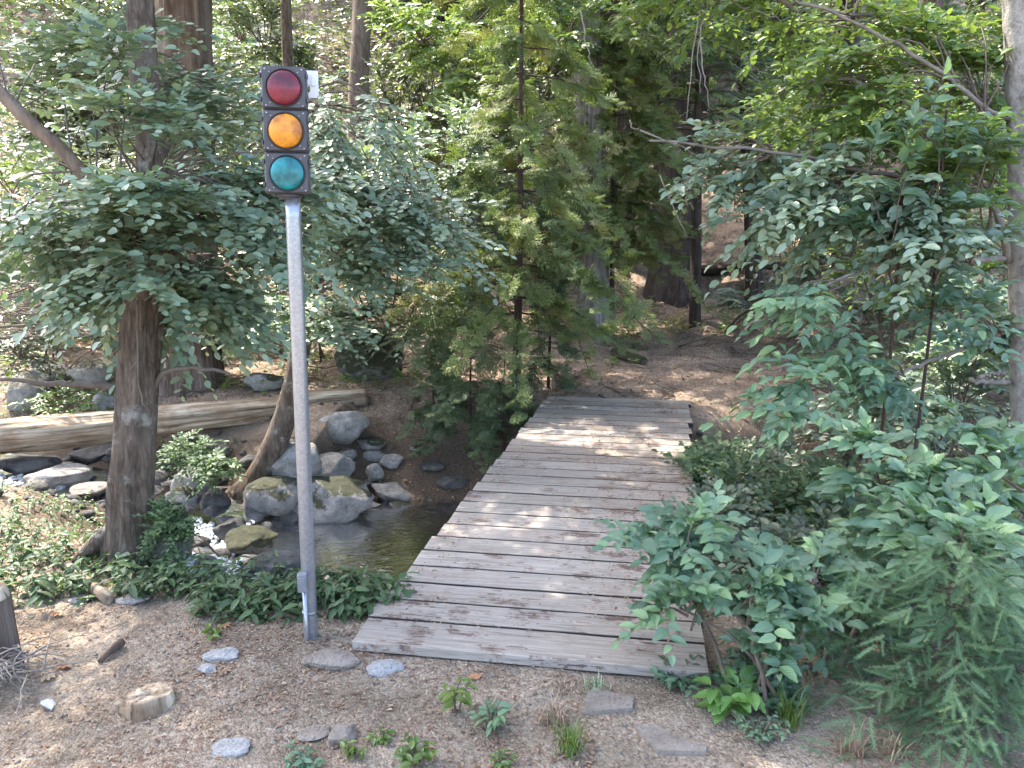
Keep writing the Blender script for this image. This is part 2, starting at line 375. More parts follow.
def mat_ground():
    m, n, o = newmat('dirt_and_leaf_litter')
    v = coords(n); ge = n.nodes.new('ShaderNodeNewGeometry'); s = n.nodes.new('ShaderNodeSeparateXYZ'); n.links.new(ge.outputs['Position'], s.inputs[0])
    big = tex_noise(n, v, .7, 4); med = tex_noise(n, v, 4.5, 5, .65); fine = tex_noise(n, v, 55, 5, .7)
    warp = n.nodes.new('ShaderNodeVectorMath'); warp.operation = 'ADD'
    ns = N(n, 'TexNoise', i_Scale=30.0, i_Detail=2.0); n.links.new(v, ns.inputs['Vector'])
    sc = n.nodes.new('ShaderNodeVectorMath'); sc.operation = 'SCALE'; sc.inputs['Scale'].default_value = .03
    n.links.new(ns.outputs['Color'], sc.inputs[0]); n.links.new(v, warp.inputs[0]); n.links.new(sc.outputs[0], warp.inputs[1])
    cell = tex_vor(n, warp.outputs[0], 95, out='Color'); cd = tex_vor(n, warp.outputs[0], 95)
    cs = n.nodes.new('ShaderNodeSeparateColor'); n.links.new(cell, cs.inputs[0])
    dirt = ramp(n, fine, [(.28, (.125, .102, .078)), (.5, (.275, .236, .186)), (.75, (.43, .385, .315))])
    flake = ramp(n, cs.outputs[0], [(0, (.10, .070, .050)), (.35, (.21, .155, .115)), (.6, (.30, .235, .175)), (.85, (.40, .32, .24)), (1, (.50, .44, .36))])
    near = mixc(n, ramp(n, med, [(.40, g3(.08)), (.60, g3(.62))]), dirt, flake)
    pf = ramp(n, cs.outputs[1], [(0, (.080, .062, .050)), (.4, (.185, .142, .115)), (.75, (.29, .232, .188)), (1, (.42, .345, .28))])
    far = mixc(n, ramp(n, med, [(.35, g3(.9)), (.7, g3(.45))]), (.12, .085, .06), pf)
    near = mixc(n, 1.0, near, ramp(n, tex_noise(n, v, 1.7, 6, .65), [(.34, (.52, .48, .44)), (.47, (.86, .84, .81)), (.62, (1.20, 1.18, 1.15))]), 'MULTIPLY')
    far = mixc(n, 1.0, far, (1.12, 1.12, 1.12), 'MULTIPLY'); far = mixc(n, 1.0, far, ramp(n, tex_noise(n, v, 3.0, 7, .72), [(.32, (.45, .43, .41)), (.50, (1.0, .97, .93)), (.66, (1.5, 1.42, 1.28))]), 'MULTIPLY')
    fy = ramp(n, mth(n, 'ADD', mth(n, 'MULTIPLY', s.outputs[1], .1), mth(n, 'MULTIPLY', mth(n, 'SUBTRACT', big, .5), .5)), [(.62, g3(0)), (.86, g3(1))])
    c = mixc(n, fy, near, far)
    # damp dark soil down in the creek cut
    wet = ramp(n, mth(n, 'ADD', s.outputs[2], mth(n, 'MULTIPLY', mth(n, 'SUBTRACT', med, .5), .5)), [(.0, g3(1)), (.36, g3(0))])
    wz = n.nodes.new('ShaderNodeMapRange'); wz.inputs['From Min'].default_value = -.42; wz.inputs['From Max'].default_value = .02
    wz.inputs['To Min'].default_value = .9; wz.inputs['To Max'].default_value = 0; n.links.new(s.outputs[2], wz.inputs[0])
    c = mixc(n, wz.outputs[0], c, mixc(n, cs.outputs[2], (.035, .026, .020), (.115, .085, .06)))
    h = mth(n, 'ADD', mth(n, 'MULTIPLY', fine, .6), mth(n, 'ADD', mth(n, 'MULTIPLY', cs.outputs[0], .5), mth(n, 'MULTIPLY', cd, -3.0)))
    principled(n, o, c, .92, bump(n, h, .5, .006), .15)
    return m
def mat_deck():
    m, n, o = newmat('weathered_deck_wood')
    u = n.nodes.new('ShaderNodeUVMap'); u.uv_map = 'uv'
    mp = n.nodes.new('ShaderNodeMapping'); mp.inputs['Scale'].default_value = (1.2, 26, 1); n.links.new(u.outputs[0], mp.inputs[0])
    gr = tex_noise(n, mp.outputs[0], 2.2, 7, .68, .6)
    mp2 = n.nodes.new('ShaderNodeMapping'); mp2.inputs['Scale'].default_value = (2.5, 90, 1); n.links.new(u.outputs[0], mp2.inputs[0])
    ck = tex_noise(n, mp2.outputs[0], 2.0, 4, .6)
    v = coords(n); pat = tex_noise(n, v, 2.3, 5, .62); pat2 = tex_noise(n, v, 7, 6, .7); sp3 = tex_noise(n, v, 60, 3, .7)
    t = attr(n)
    c = ramp(n, gr, [(.25, (.165, .142, .118)), (.48, (.36, .325, .282)), (.72, (.52, .478, .42))])
    c = mixc(n, mth(n, 'MULTIPLY', mth(n, 'MINIMUM', t, 1.0), .55), c, mixc(n, gr, (.13, .098, .076), (.29, .228, .182)))
    mp4 = n.nodes.new('ShaderNodeMapping'); mp4.inputs['Scale'].default_value = (.05, 1.1, 1); n.links.new(u.outputs[0], mp4.inputs[0])
    c = mixc(n, 1.0, c, ramp(n, tex_noise(n, mp4.outputs[0], 1.0, 1), [(.32, (.84, .82, .80)), (.5, (1.0, .985, .97)), (.68, (1.15, 1.15, 1.15))]), 'MULTIPLY')
    c = mixc(n, ramp(n, ck, [(.30, g3(.9)), (.39, g3(0))]), c, (.045, .036, .03))
    # peeling brown-red stain left in patches, mostly in runs along the grain
    mp3 = n.nodes.new('ShaderNodeMapping'); mp3.inputs['Scale'].default_value = (1, 2.6, 1); n.links.new(u.outputs[0], mp3.inputs[0]); wpn = N(n, 'TexNoise', i_Scale=14.0, i_Detail=3.0); n.links.new(u.outputs[0], wpn.inputs['Vector']); wps = n.nodes.new('ShaderNodeVectorMath'); wps.operation = 'SCALE'; wps.inputs['Scale'].default_value = .22; n.links.new(wpn.outputs['Color'], wps.inputs[0]); wpa = n.nodes.new('ShaderNodeVectorMath'); wpa.operation = 'ADD'; n.links.new(mp3.outputs[0], wpa.inputs[0]); n.links.new(wps.outputs[0], wpa.inputs[1]); mp3 = wpa; pat = mth(n, 'ADD', mth(n, 'MULTIPLY', tex_noise(n, mp3.outputs[0], 2.3, 6, .68, .3), .72), mth(n, 'MULTIPLY', pat, .28))
    f = mth(n, 'ADD', mth(n, 'MULTIPLY', pat, .75), mth(n, 'MULTIPLY', mth(n, 'SUBTRACT', gr, .5), .5)); f = mth(n, 'ADD', f, mth(n, 'MULTIPLY', mth(n, 'SUBTRACT', pat2, .5), .45))
    c = mixc(n, ramp(n, f, [(.438, g3(0)), (.453, g3(.6)), (.475, g3(.9))]), c, mixc(n, sp3, (.050, .030, .025), (.15, .092, .074)))
    dust = ramp(n, mth(n, 'ADD', mth(n, 'MULTIPLY', pat2, .6), mth(n, 'MULTIPLY', sp3, .5)), [(.58, g3(0)), (.68, g3(.6))])
    c = mixc(n, dust, c, (.30, .22, .165))
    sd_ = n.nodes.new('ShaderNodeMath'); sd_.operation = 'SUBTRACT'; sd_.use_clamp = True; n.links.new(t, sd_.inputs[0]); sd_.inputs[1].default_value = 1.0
    c = mixc(n, sd_.outputs[0], c, (.055, .044, .036))  # unbleached side wood, darkened to stand in for shade in the gaps
    h = mth(n, 'ADD', gr, mth(n, 'MULTIPLY', ramp(n, ck, [(.30, g3(0)), (.39, g3(1))]), .8))
    principled(n, o, c, .85, bump(n, h, .5, .008), .25)
    return m
def mat_log():
    m, n, o = newmat('bare_weathered_log')
    v = coords(n, (1, 1, .07)); v1 = coords(n)
    a = tex_noise(n, v, 16, 7, .66, .5); k = tex_noise(n, v, 34, 4, .6); p = tex_noise(n, v1, 2.6, 5, .6)
    c = ramp(n, a, [(.30, (.07, .048, .030)), (.46, (.29, .225, .155)), (.66, (.62, .53, .40))])
    c = mixc(n, ramp(n, k, [(.32, g3(.9)), (.42, g3(0))]), c, (.05, .035, .025))
    c = mixc(n, ramp(n, p, [(.5, g3(0)), (.62, g3(.7))]), c, (.20, .125, .075))
    principled(n, o, c, .88, bump(n, mth(n, 'ADD', a, mth(n, 'MULTIPLY', k, .6)), .8, .02), .2); return m
def mat_water():
    m, n, o = newmat('creek_water')
    v = coords(n, (1, 1.6, 1)); h = tex_noise(n, v, 9, 3, .5, .8); h2 = tex_noise(n, v, 2.4, 2)
    nm = bump(n, mth(n, 'ADD', h, h2), .22, .03)
    fr = N(n, 'Fresnel', i_IOR=1.33); n.links.new(nm, fr.inputs['Normal'])
    tr = n.nodes.new('ShaderNodeBsdfTransparent'); tr.inputs[0].default_value = (.42, .27, .15, 1)
    gl = N(n, 'BsdfGlossy', i_Roughness=.04); n.links.new(nm, gl.inputs['Normal'])
    df = n.nodes.new('ShaderNodeBsdfDiffuse'); df.inputs[0].default_value = (.030, .020, .012, 1)
    mm = n.nodes.new('ShaderNodeMixShader'); mm.inputs[0].default_value = .35; n.links.new(tr.outputs[0], mm.inputs[1]); n.links.new(df.outputs[0], mm.inputs[2])
    mx = n.nodes.new('ShaderNodeMixShader'); n.links.new(mth(n, 'ADD', mth(n, 'MULTIPLY', fr.outputs[0], 1.0), .015), mx.inputs[0]); n.links.new(mm.outputs[0], mx.inputs[1]); n.links.new(gl.outputs[0], mx.inputs[2])
    n.links.new(mx.outputs[0], o.inputs[0]); return m
def mat_foam():
    m, n, o = newmat('white_water'); v = coords(n); a = tex_noise(n, v, 22, 6, .7)
    c = ramp(n, a, [(.34, (.25, .28, .30)), (.5, (.62, .67, .70)), (.66, (.86, .89, .91))]); principled(n, o, c, .35, bump(n, a, .9, .03), .5); return m
def mat_lens(name, dark, light):
    m, n, o = newmat(name); v = coords(n)
    a = tex_noise(n, v, 16, 4)
    gx = N(n, 'TexWave', i_Scale=38.0); gx.bands_direction = 'X'; n.links.new(v, gx.inputs['Vector'])
    gz = N(n, 'TexWave', i_Scale=38.0); gz.bands_direction = 'Z'; n.links.new(v, gz.inputs['Vector'])
    g = mth(n, 'MULTIPLY', gx.outputs['Fac'], gz.outputs['Fac'])
    c = ramp(n, a, [(.38, tuple(x * .6 for x in dark)), (.62, light)])
    p = principled(n, o, c, .35, bump(n, mth(n, 'ADD', g, mth(n, 'MULTIPLY', a, 3.0)), .25, .004), .4, 0, .45)
    p.inputs['Coat Roughness'].default_value = .16
    return m
def mat_galv():
    m, n, o = newmat('galvanized_steel'); v = coords(n); a = tex_vor(n, v, 120, out='Color'); s = n.nodes.new('ShaderNodeSeparateColor'); n.links.new(a, s.inputs[0])
    st = tex_noise(n, coords(n, (1, 1, .05)), 40, 4); b = tex_noise(n, v, 5, 5)
    c = ramp(n, s.outputs[0], [(0, (.34, .355, .38)), (1, (.46, .475, .50))]); c = mixc(n, mth(n, 'MULTIPLY', st, .5), c, (.19, .20, .22))
    c = mixc(n, ramp(n, b, [(.55, g3(0)), (.75, g3(.4))]), c, (.20, .19, .18))
    principled(n, o, c, .30, bump(n, st, .05, .002), .5, .65); return m

G_ALDER = [(0, (.060, .100, .072)), (.30, (.135, .200, .150)), (.65, (.21, .295, .215)), (1, (.33, .40, .26))]
G_SHRUB = [(0, (.030, .050, .030)), (.5, (.090, .125, .076)), (1, (.23, .25, .15))]
G_NEAR = [(0, (.038, .085, .052)), (.35, (.075, .155, .098)), (.7, (.125, .225, .150)), (1, (.20, .33, .15))]
G_BRIGHT = [(0, (.045, .10, .030)), (.5, (.075, .145, .040)), (1, (.16, .23, .05))]
G_CEDAR = [(0, (.055, .085, .036)), (.40, (.125, .185, .070)), (.8, (.205, .265, .095)), (1, (.28, .26, .12))]
G_FIR = [(0, (.045, .098, .050)), (.5, (.085, .170, .082)), (1, (.16, .25, .11))]
M = dict(
    ground=mat_ground(), deck=mat_deck(), log=mat_log(), water=mat_water(), foam=mat_foam(), galv=mat_galv(),
    alder=mat_leaf('alder_leaves', G_ALDER), near=mat_leaf('hazel_leaves', G_NEAR, veins=True, rough=.38), shrub=mat_leaf('shrub_leaves', G_SHRUB),
    bright=mat_leaf('light_green_leaves', G_BRIGHT, (.26, .33, .06), .38), cover=mat_leaf('ground_cover_leaves', [(0, (.028, .060, .028)), (.5, (.058, .112, .050)), (.85, (.10, .165, .070)), (1, (.18, .24, .10))], rough=.5, spec=.4),
    undergrowth=mat_leaf('undergrowth_leaves', [(0, (.04, .065, .032)), (.5, (.095, .125, .066)), (.85, (.17, .19, .11)), (1, (.20, .17, .10))], (.2, .26, .05), .3),
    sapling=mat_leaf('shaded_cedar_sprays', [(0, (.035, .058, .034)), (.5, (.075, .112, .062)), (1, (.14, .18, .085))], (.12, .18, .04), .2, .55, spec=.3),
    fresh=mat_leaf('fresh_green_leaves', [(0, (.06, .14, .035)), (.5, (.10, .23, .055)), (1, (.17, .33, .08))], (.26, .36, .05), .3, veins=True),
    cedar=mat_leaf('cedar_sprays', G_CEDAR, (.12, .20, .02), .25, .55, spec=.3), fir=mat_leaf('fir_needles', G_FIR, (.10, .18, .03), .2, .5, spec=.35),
    litter=mat_leaf('dry_leaf_flakes', [(0, (.09, .055, .038)), (.3, (.20, .135, .095)), (.6, (.33, .25, .18)), (.85, (.44, .36, .27)), (1, (.40, .21, .11))], (.2, .12, .05), .08, .8, spec=.2),
    bark_alder=mat_bark('alder_bark', (.030, .021, .015), (.098, .073, .053), (.20, .165, .13), 24, .22, (.28, .27, .24)),
    bark_pale=mat_bark('pale_smooth_bark', (.10, .09, .078), (.27, .248, .22), (.44, .41, .37), 17, .6, (.13, .115, .095), .7, True),
    bark_cedar=mat_bark('cedar_bark', (.035, .024, .018), (.12, .085, .065), (.24, .20, .17), 16, .05, None, 1.0),
    bark_grey=mat_bark('grey_fissured_bark', (.055, .046, .042), (.20, .18, .165), (.40, .37, .35), 13, .10, None, 1.0),
    bark_dark=mat_bark('dark_fissured_bark', (.016, .012, .010), (.055, .040, .032), (.12, .092, .075), 12, .09, None, 1.0),
    bark_tan=mat_bark('tan_bark', (.06, .042, .030), (.16, .118, .086), (.27, .21, .16), 13, .25, None, .8),
    twig=mat_plain('twig_wood', (.12, .092, .07), .85, .4, 20), twig_pale=mat_plain('pale_dead_twig', (.25, .215, .18), .85, .35, 20), twig_red=mat_plain('red_sapling_bark', (.055, .030, .024), .85, .4, 20),
    rock=mat_rock('granite', (.175, .165, .148), (.43, .41, .375)), rock_moss=mat_rock('mossy_granite', (.15, .146, .136), (.37, .36, .335), .30), rock_green=mat_rock('moss_covered_stone', (.08, .08, .06), (.2, .19, .16), .8),
    rock_dark=mat_rock('wet_dark_stone', (.045, .042, .04), (.13, .125, .12)), rock_tan=mat_rock('tan_flagstone', (.22, .185, .15), (.38, .33, .28)),
    housing=mat_plain('grey_signal_plastic', (.062, .060, .066), .5, .22, 14), bezel=mat_plain('black_rubber', (.012, .012, .013), .5, .2, 20), white=mat_plain('white_plastic', (.72, .73, .74), .45, .06, 10),
    boxgrey=mat_plain('grey_box_metal', (.24, .25, .27), .5, .15, 18, .3), screw=mat_plain('screw_metal', (.5, .5, .5), .35, .1, 30, .9),
    rust=mat_plain('rusty_nail', (.045, .030, .024), .7, .3, 40, .4), rock_pale=mat_rock('pale_granite', (.30, .298, .29), (.52, .515, .50)), limb_grey=mat_plain('grey_limb_bark', (.19, .165, .14), .85, .4, 14, bs=.4), stump=mat_log(), scrap=mat_plain('bleached_splinter', (.36, .38, .42), .7, .15, 10),
)
M['red'] = mat_lens('red_lens', (.11, .003, .014), (.20, .005, .024)); M['amber'] = mat_lens('amber_lens', (.58, .17, .005), (.76, .29, .010)); M['teal'] = mat_lens('teal_lens', (.0, .15, .17), (.004, .24, .25))

# ------------------------------------------------------------------ the ground, the creek
def axis_pts(lo, a, b, hi, step):
    mid = list(np.arange(a, b, step)); up = []; x, s = b, step
    while x < hi: up.append(x); s *= 1.09; x += s
    dn = []; x, s = a - step, step
    while x > lo: dn.append(x); s *= 1.09; x -= s
    return np.array(dn[::-1] + mid + up)
gx, gy = axis_pts(-90, -5.5, 5.5, 90, .05), axis_pts(-60, .6, 10.5, 110, .05)
XX, YY = np.meshgrid(gx, gy); ZZ = height(XX, YY)
g = Geo(); nx, ny = len(gx), len(gy)
ii = (np.arange(ny - 1)[:, None] * nx + np.arange(nx - 1)[None])
g.add(np.stack([XX, YY, ZZ], -1).reshape(-1, 3), np.stack([ii, ii + 1, ii + nx + 1, ii + nx], -1).reshape(-1, 4))
tag(g.build('ground', M['ground']), kind='structure')
def height_sheet(x, y):
    x = np.asarray(x, float); y = np.asarray(y, float)
    i = np.clip(np.searchsorted(gx, x) - 1, 0, nx - 2); j = np.clip(np.searchsorted(gy, y) - 1, 0, ny - 2)
    u = (x - gx[i]) / (gx[i + 1] - gx[i]); v = (y - gy[j]) / (gy[j + 1] - gy[j])
    return (ZZ[j, i] * (1 - u) + ZZ[j, i + 1] * u) * (1 - v) + (ZZ[j + 1, i] * (1 - u) + ZZ[j + 1, i + 1] * u) * v
height = height_sheet

g = Geo(); CL = curve(np.concatenate([CREEK, CREEK_W[:, None]], 1), 260)
dd = nrm(np.gradient(CL[:, :2], axis=0)); nn = np.stack([-dd[:, 1], dd[:, 0]], 1)
cols = np.linspace(-1.7, 1.7, 9)
wv = np.stack([np.stack([CL[:, 0] + nn[:, 0] * c, CL[:, 1] + nn[:, 1] * c, CL[:, 2]], 1) for c in cols], 1)
i = np.arange(259)[:, None] * 9 + np.arange(8)[None]
g.add(wv.reshape(-1, 3), np.stack([i, i + 1, i + 10, i + 9], -1).reshape(-1, 4))
tag(g.build('stream', M['water']), kind='structure')

# ------------------------------------------------------------------ footbridge
bridge = empty('footbridge', (Bmid[0], Bmid[1], -.05), 'weathered grey plank footbridge laid flat across the creek cut', 'footbridge')
def box_world(g, o, a, b, c, la, lb, lc, tone=.5, uvo=(0, 0), ch=.006, sag=0, rs=None, nseg=1, dark_sides=False):
    """box: origin o (a corner), axes a,b,c, sizes; a is the long axis; chamfered along a"""
    prof = [(ch, 0), (lb - ch, 0), (lb, ch), (lb, lc - ch), (lb - ch, lc), (ch, lc), (0, lc - ch), (0, ch)]
    V = []; UV = []
    for k in range(nseg + 1):
        t = k / nseg
        for j, (pb, pc) in enumerate(prof):
            dz = (rs.gauss(0, .0006) if rs else 0); db = (rs.gauss(0, .0008) if rs else 0)
            V.append(o + a * la * t + b * (pb + db) + c * (pc + dz + sag * math.sin(math.pi * t))); UV.append((uvo[0] + la * t, uvo[1] + pb + pc * .7))
    Q = []
    for k in range(nseg):
        for j in range(8): j2 = (j + 1) % 8; Q.append((k * 8 + j, k * 8 + j2, k * 8 + 8 + j2, k * 8 + 8 + j))
    n0 = len(V); V.append(o + b * lb / 2 + c * lc / 2); V.append(o + a * la + b * lb / 2 + c * lc / 2); UV += [uvo, uvo]
    T = [(n0, (j + 1) % 8, j) for j in range(8)] + [(n0 + 1, nseg * 8 + j, nseg * 8 + (j + 1) % 8) for j in range(8)]
    tv = np.full(len(V), float(tone))
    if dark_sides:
        for k in range(nseg + 1): tv[[k * 8 + j for j in (2, 3, 6, 7)]] = 2.0  # side faces take the painted gap-shade colour
    g.add(np.array(V), np.array(Q), np.array(T), tv, np.array(UV))
g = Geo(); rs = random.Random(11); pos = 0; k = 0
ZUP = np.array((0, 0, 1.)); deck_planks = []
while pos < BL - .1:
    w = rs.uniform(.172, .20); gap = rs.uniform(.013, .019)
    if k == 0: w = .215
    off = rs.uniform(-.012, .012); ln = BW + rs.uniform(-.012, .018); rot = .055 + rs.gauss(0, .0016)
    a = nrm(side + ax * rot); b = np.cross(ZUP, a); th = .045; lift = rs.gauss(0, .0004)
    o = Bo + ax * (pos - rot * BW / 2) - side * (BW / 2 - off) + ZUP * (-th + lift)
    tone = min(1, max(0, rs.random() * .7 + .35 * sstep((pos - 2.0) / 1.2)))
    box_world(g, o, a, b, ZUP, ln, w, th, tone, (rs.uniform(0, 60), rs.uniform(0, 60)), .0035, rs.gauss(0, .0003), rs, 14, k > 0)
    deck_planks.append((pos, w)); pos += w + gap; k += 1
print('planks', k)
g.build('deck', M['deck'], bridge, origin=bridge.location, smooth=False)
g = Geo()
for (po, w_) in deck_planks:
    for sx in (-.40, 0, .40):
        for q in (.27, .73):
            c = Bo + ax * (po + w_ * q + .055 * sx * BW) + side * (sx * BW + rs.uniform(-.02, .02)) + ZUP * .0005; a_ = np.linspace(0, 2 * np.pi, 7)[:-1]; rr_n = .0045
            V = [c + side * rr_n * math.cos(t) + ax * rr_n * math.sin(t) for t in a_] + [c + ZUP * .002]; g.add(np.array(V), None, [(k, (k + 1) % 6, 6) for k in range(6)])
tag(g.build('nails', M['rust'], bridge, origin=bridge.location), kind='stuff')
for s in (-.40, 0, .40):
    g = Geo(); box_world(g, Bo + ax * .30 + side * (s * BW - .06) + ZUP * (-.045 - .20 - .012), ax, np.cross(ZUP, ax), ZUP, BL - .5, -.12, .19, .9, (s * 9, 3), .008)
    g.build('beam', M['deck'], bridge, origin=bridge.location)

# ------------------------------------------------------------------ traffic signal
pb = gnd(311, 637); pt = at(292.5, 198, pb[1]); ptop = at(291, 188, pb[1])
sig = empty('traffic_signal', pb, 'old three-lens traffic signal on a slim galvanized pole by the creek bank', 'traffic light')
def rel(p): return np.asarray(p, float) - np.array(sig.location)
PR = .0315
g = Geo(); tube(g, [rel(pb + (pt - pb) * t) for t in np.linspace(-.12, 1.0, 30)], PR, 32); tube(g, [rel(at(309.6, 612, pb[1]))-(0,0,.002), rel(at(309.6, 610, pb[1]))], PR + .0015, 32)
g.build('pole', M['galv'], sig)
FW = m_px(40.5, pb[1] * 1.02); SH = m_px(42.5, pb[1] * 1.0)
yaw = R(11); fx = np.array((math.cos(yaw), math.sin(yaw), 0)); fy = np.array((-math.sin(yaw), math.cos(yaw), 0))   # fx right, fy away from the camera
tc = at(283, 66, pb[1] - .045); bc = at(288, 194, pb[1] - .045); SH = (tc[2] - bc[2]) / 3
zax = nrm(tc - bc); fc = (tc + bc) / 2
def rbox(g, c, hx, hy, hz_, r=.008, seg=3, tone=.5):
    """rounded-corner box, x/z rounded outline extruded in y with a small chamfer"""
    out = []
    for (sx, sz, a0) in ((1, 1, 0), (-1, 1, 90), (-1, -1, 180), (1, -1, 270)):
        for k in range(seg + 1):
            a = R(a0 + 90 * k / seg); out.append((sx * (hx - r) + r * math.cos(a), sz * (hz_ - r) + r * math.sin(a)))
    n = len(out); V = []
    for (yy, s) in ((-hy, .965), (-hy + .004, 1.0), (hy - .004, 1.0), (hy, .965)):
        for (x, z) in out: V.append(c + fx * x * s + fy * yy + zax * z * s)
    Q = [(l * n + k, l * n + n + k, l * n + n + (k + 1) % n, l * n + (k + 1) % n) for l in range(3) for k in range(n)]
    V.append(c - fy * hy); V.append(c + fy * hy); m = 4 * n
    T = [(m, k, (k + 1) % n) for k in range(n)] + [(m + 1, 3 * n + (k + 1) % n, 3 * n + k) for k in range(n)]
    g.add(np.array(V) - np.array(sig.location), Q, T, tone)
def disc(g, c, prof, sides=40):
    """lathe round fy through c; prof = (radius, y offset)"""
    a = np.linspace(0, 2 * np.pi, sides, endpoint=False); V = []
    for (r, y) in prof: V += [c + fx * r * math.cos(t) + zax * r * math.sin(t) + fy * y for t in a]
    n = len(prof); Q = [(l * sides + k, l * sides + (k + 1) % sides, l * sides + sides + (k + 1) % sides, l * sides + sides + k) for l in range(n - 1) for k in range(sides)]
    g.add(np.array(V) - np.array(sig.location), Q)
for k, key in enumerate(('red', 'amber', 'teal')):
    c = bc + zax * SH * (2.5 - k)
    g = Geo(); rbox(g, c + fy * .034, FW / 2, .034, SH / 2 - .0002, .010)
    rbox(g, c - fy * .006, FW / 2 - .004, .007, SH / 2 - .005, .012)
    for sx in (-1, 1):
        for dz in (-.55, .55): rbox(g, c + fx * sx * (FW / 2 + .003) + zax * dz * SH / 2 - fy * .002, .004, .008, .009, .002)
    hs = g.build('signal_section', M['housing'], sig, smooth=False)
    lr = m_px(15.6, pb[1] * 1.02)
    face = c - fy * .0132 + fx * .001 - zax * .001
    g = Geo(); disc(g, face, [(lr + .0045, .002), (lr + .0045, -.004), (lr + .002, -.0065), (lr - .001, -.005), (lr - .003, .004)], 48); g.build('bezel', M['bezel'], hs)
    g = Geo(); disc(g, face, [(lr - .001, -.001)] + [(lr * math.cos(t) * .97, -.001 - .020 * math.sin(t)) for t in np.linspace(.12, math.pi / 2 - .002, 9)], 48)
    tag(g.build('lens', M[key], hs), {'red': 'deep red lens', 'amber': 'amber lens', 'teal': 'blue green lens'}[key])
    for sx in (-1, 1):
        for sz in (-1, 1):
            for p, q in ((face + fx * sx * FW * .40 + zax * sz * SH * .415, .0032), (face + fx * sx * lr * .80 + zax * sz * lr * .84, .0026)):
                g = Geo(); disc(g, p, [(q, .001), (q, -.0018), (.0005, -.0024)], 10); g.build('screw', M['screw'], hs)
g = Geo(); tube(g, [rel(bc - zax * .020 + fy * .05), rel(bc + fy * .05)], PR + .010, 24); tube(g, [rel(bc - zax * .009 + fy * .05), rel(bc - zax * .001 + fy * .05)], .055, 24)
g.build('mounting_collar', M['housing'], sig)
# white bracket sticking out behind the top right corner
bk = tc + fx * (FW / 2 + .024) + fy * .10 - zax * .045
g = Geo(); rbox(g, bk, .017, .012, .050, .006); rbox(g, bk - fx * .018 + zax * .022 - fy * .006, .012, .008, .028, .004); rbox(g, bk - zax * .046 - fx * .006 - fy * .010, .018, .006, .010, .003)
rbox(g, bk - fx * .035 + fy * .0, .03, .008, .012, .003); rbox(g, bk + zax * .012 - fy * .014, .009, .004, .022, .003)
g.build('bracket', M['white'], sig, smooth=False)
# small electrical box low on the pole with its conduit
jb = at(302.5, 582, pb[1] - .055); zax0, zax = zax, ZUP
g = Geo(); rbox(g, jb, .021, .020, .042, .006); box = g.build('junction_box', M['boxgrey'], sig, smooth=False)
g = Geo(); rbox(g, jb - fy * .022, .018, .004, .030, .005); rbox(g, jb - fy * .027 + zax * .004, .010, .003, .014, .003); g.build('cover', M['boxgrey'], box, smooth=False)
zax = zax0
cb = jb + np.array((.004, .01, 0))
g = Geo(); tube(g, [rel(cb - ZUP * .04), rel(np.array((cb[0], cb[1], pb[2] + .02))), rel(np.array((cb[0], cb[1], pb[2] - .06)))], .009, 14); g.build('conduit', M['galv'], sig)

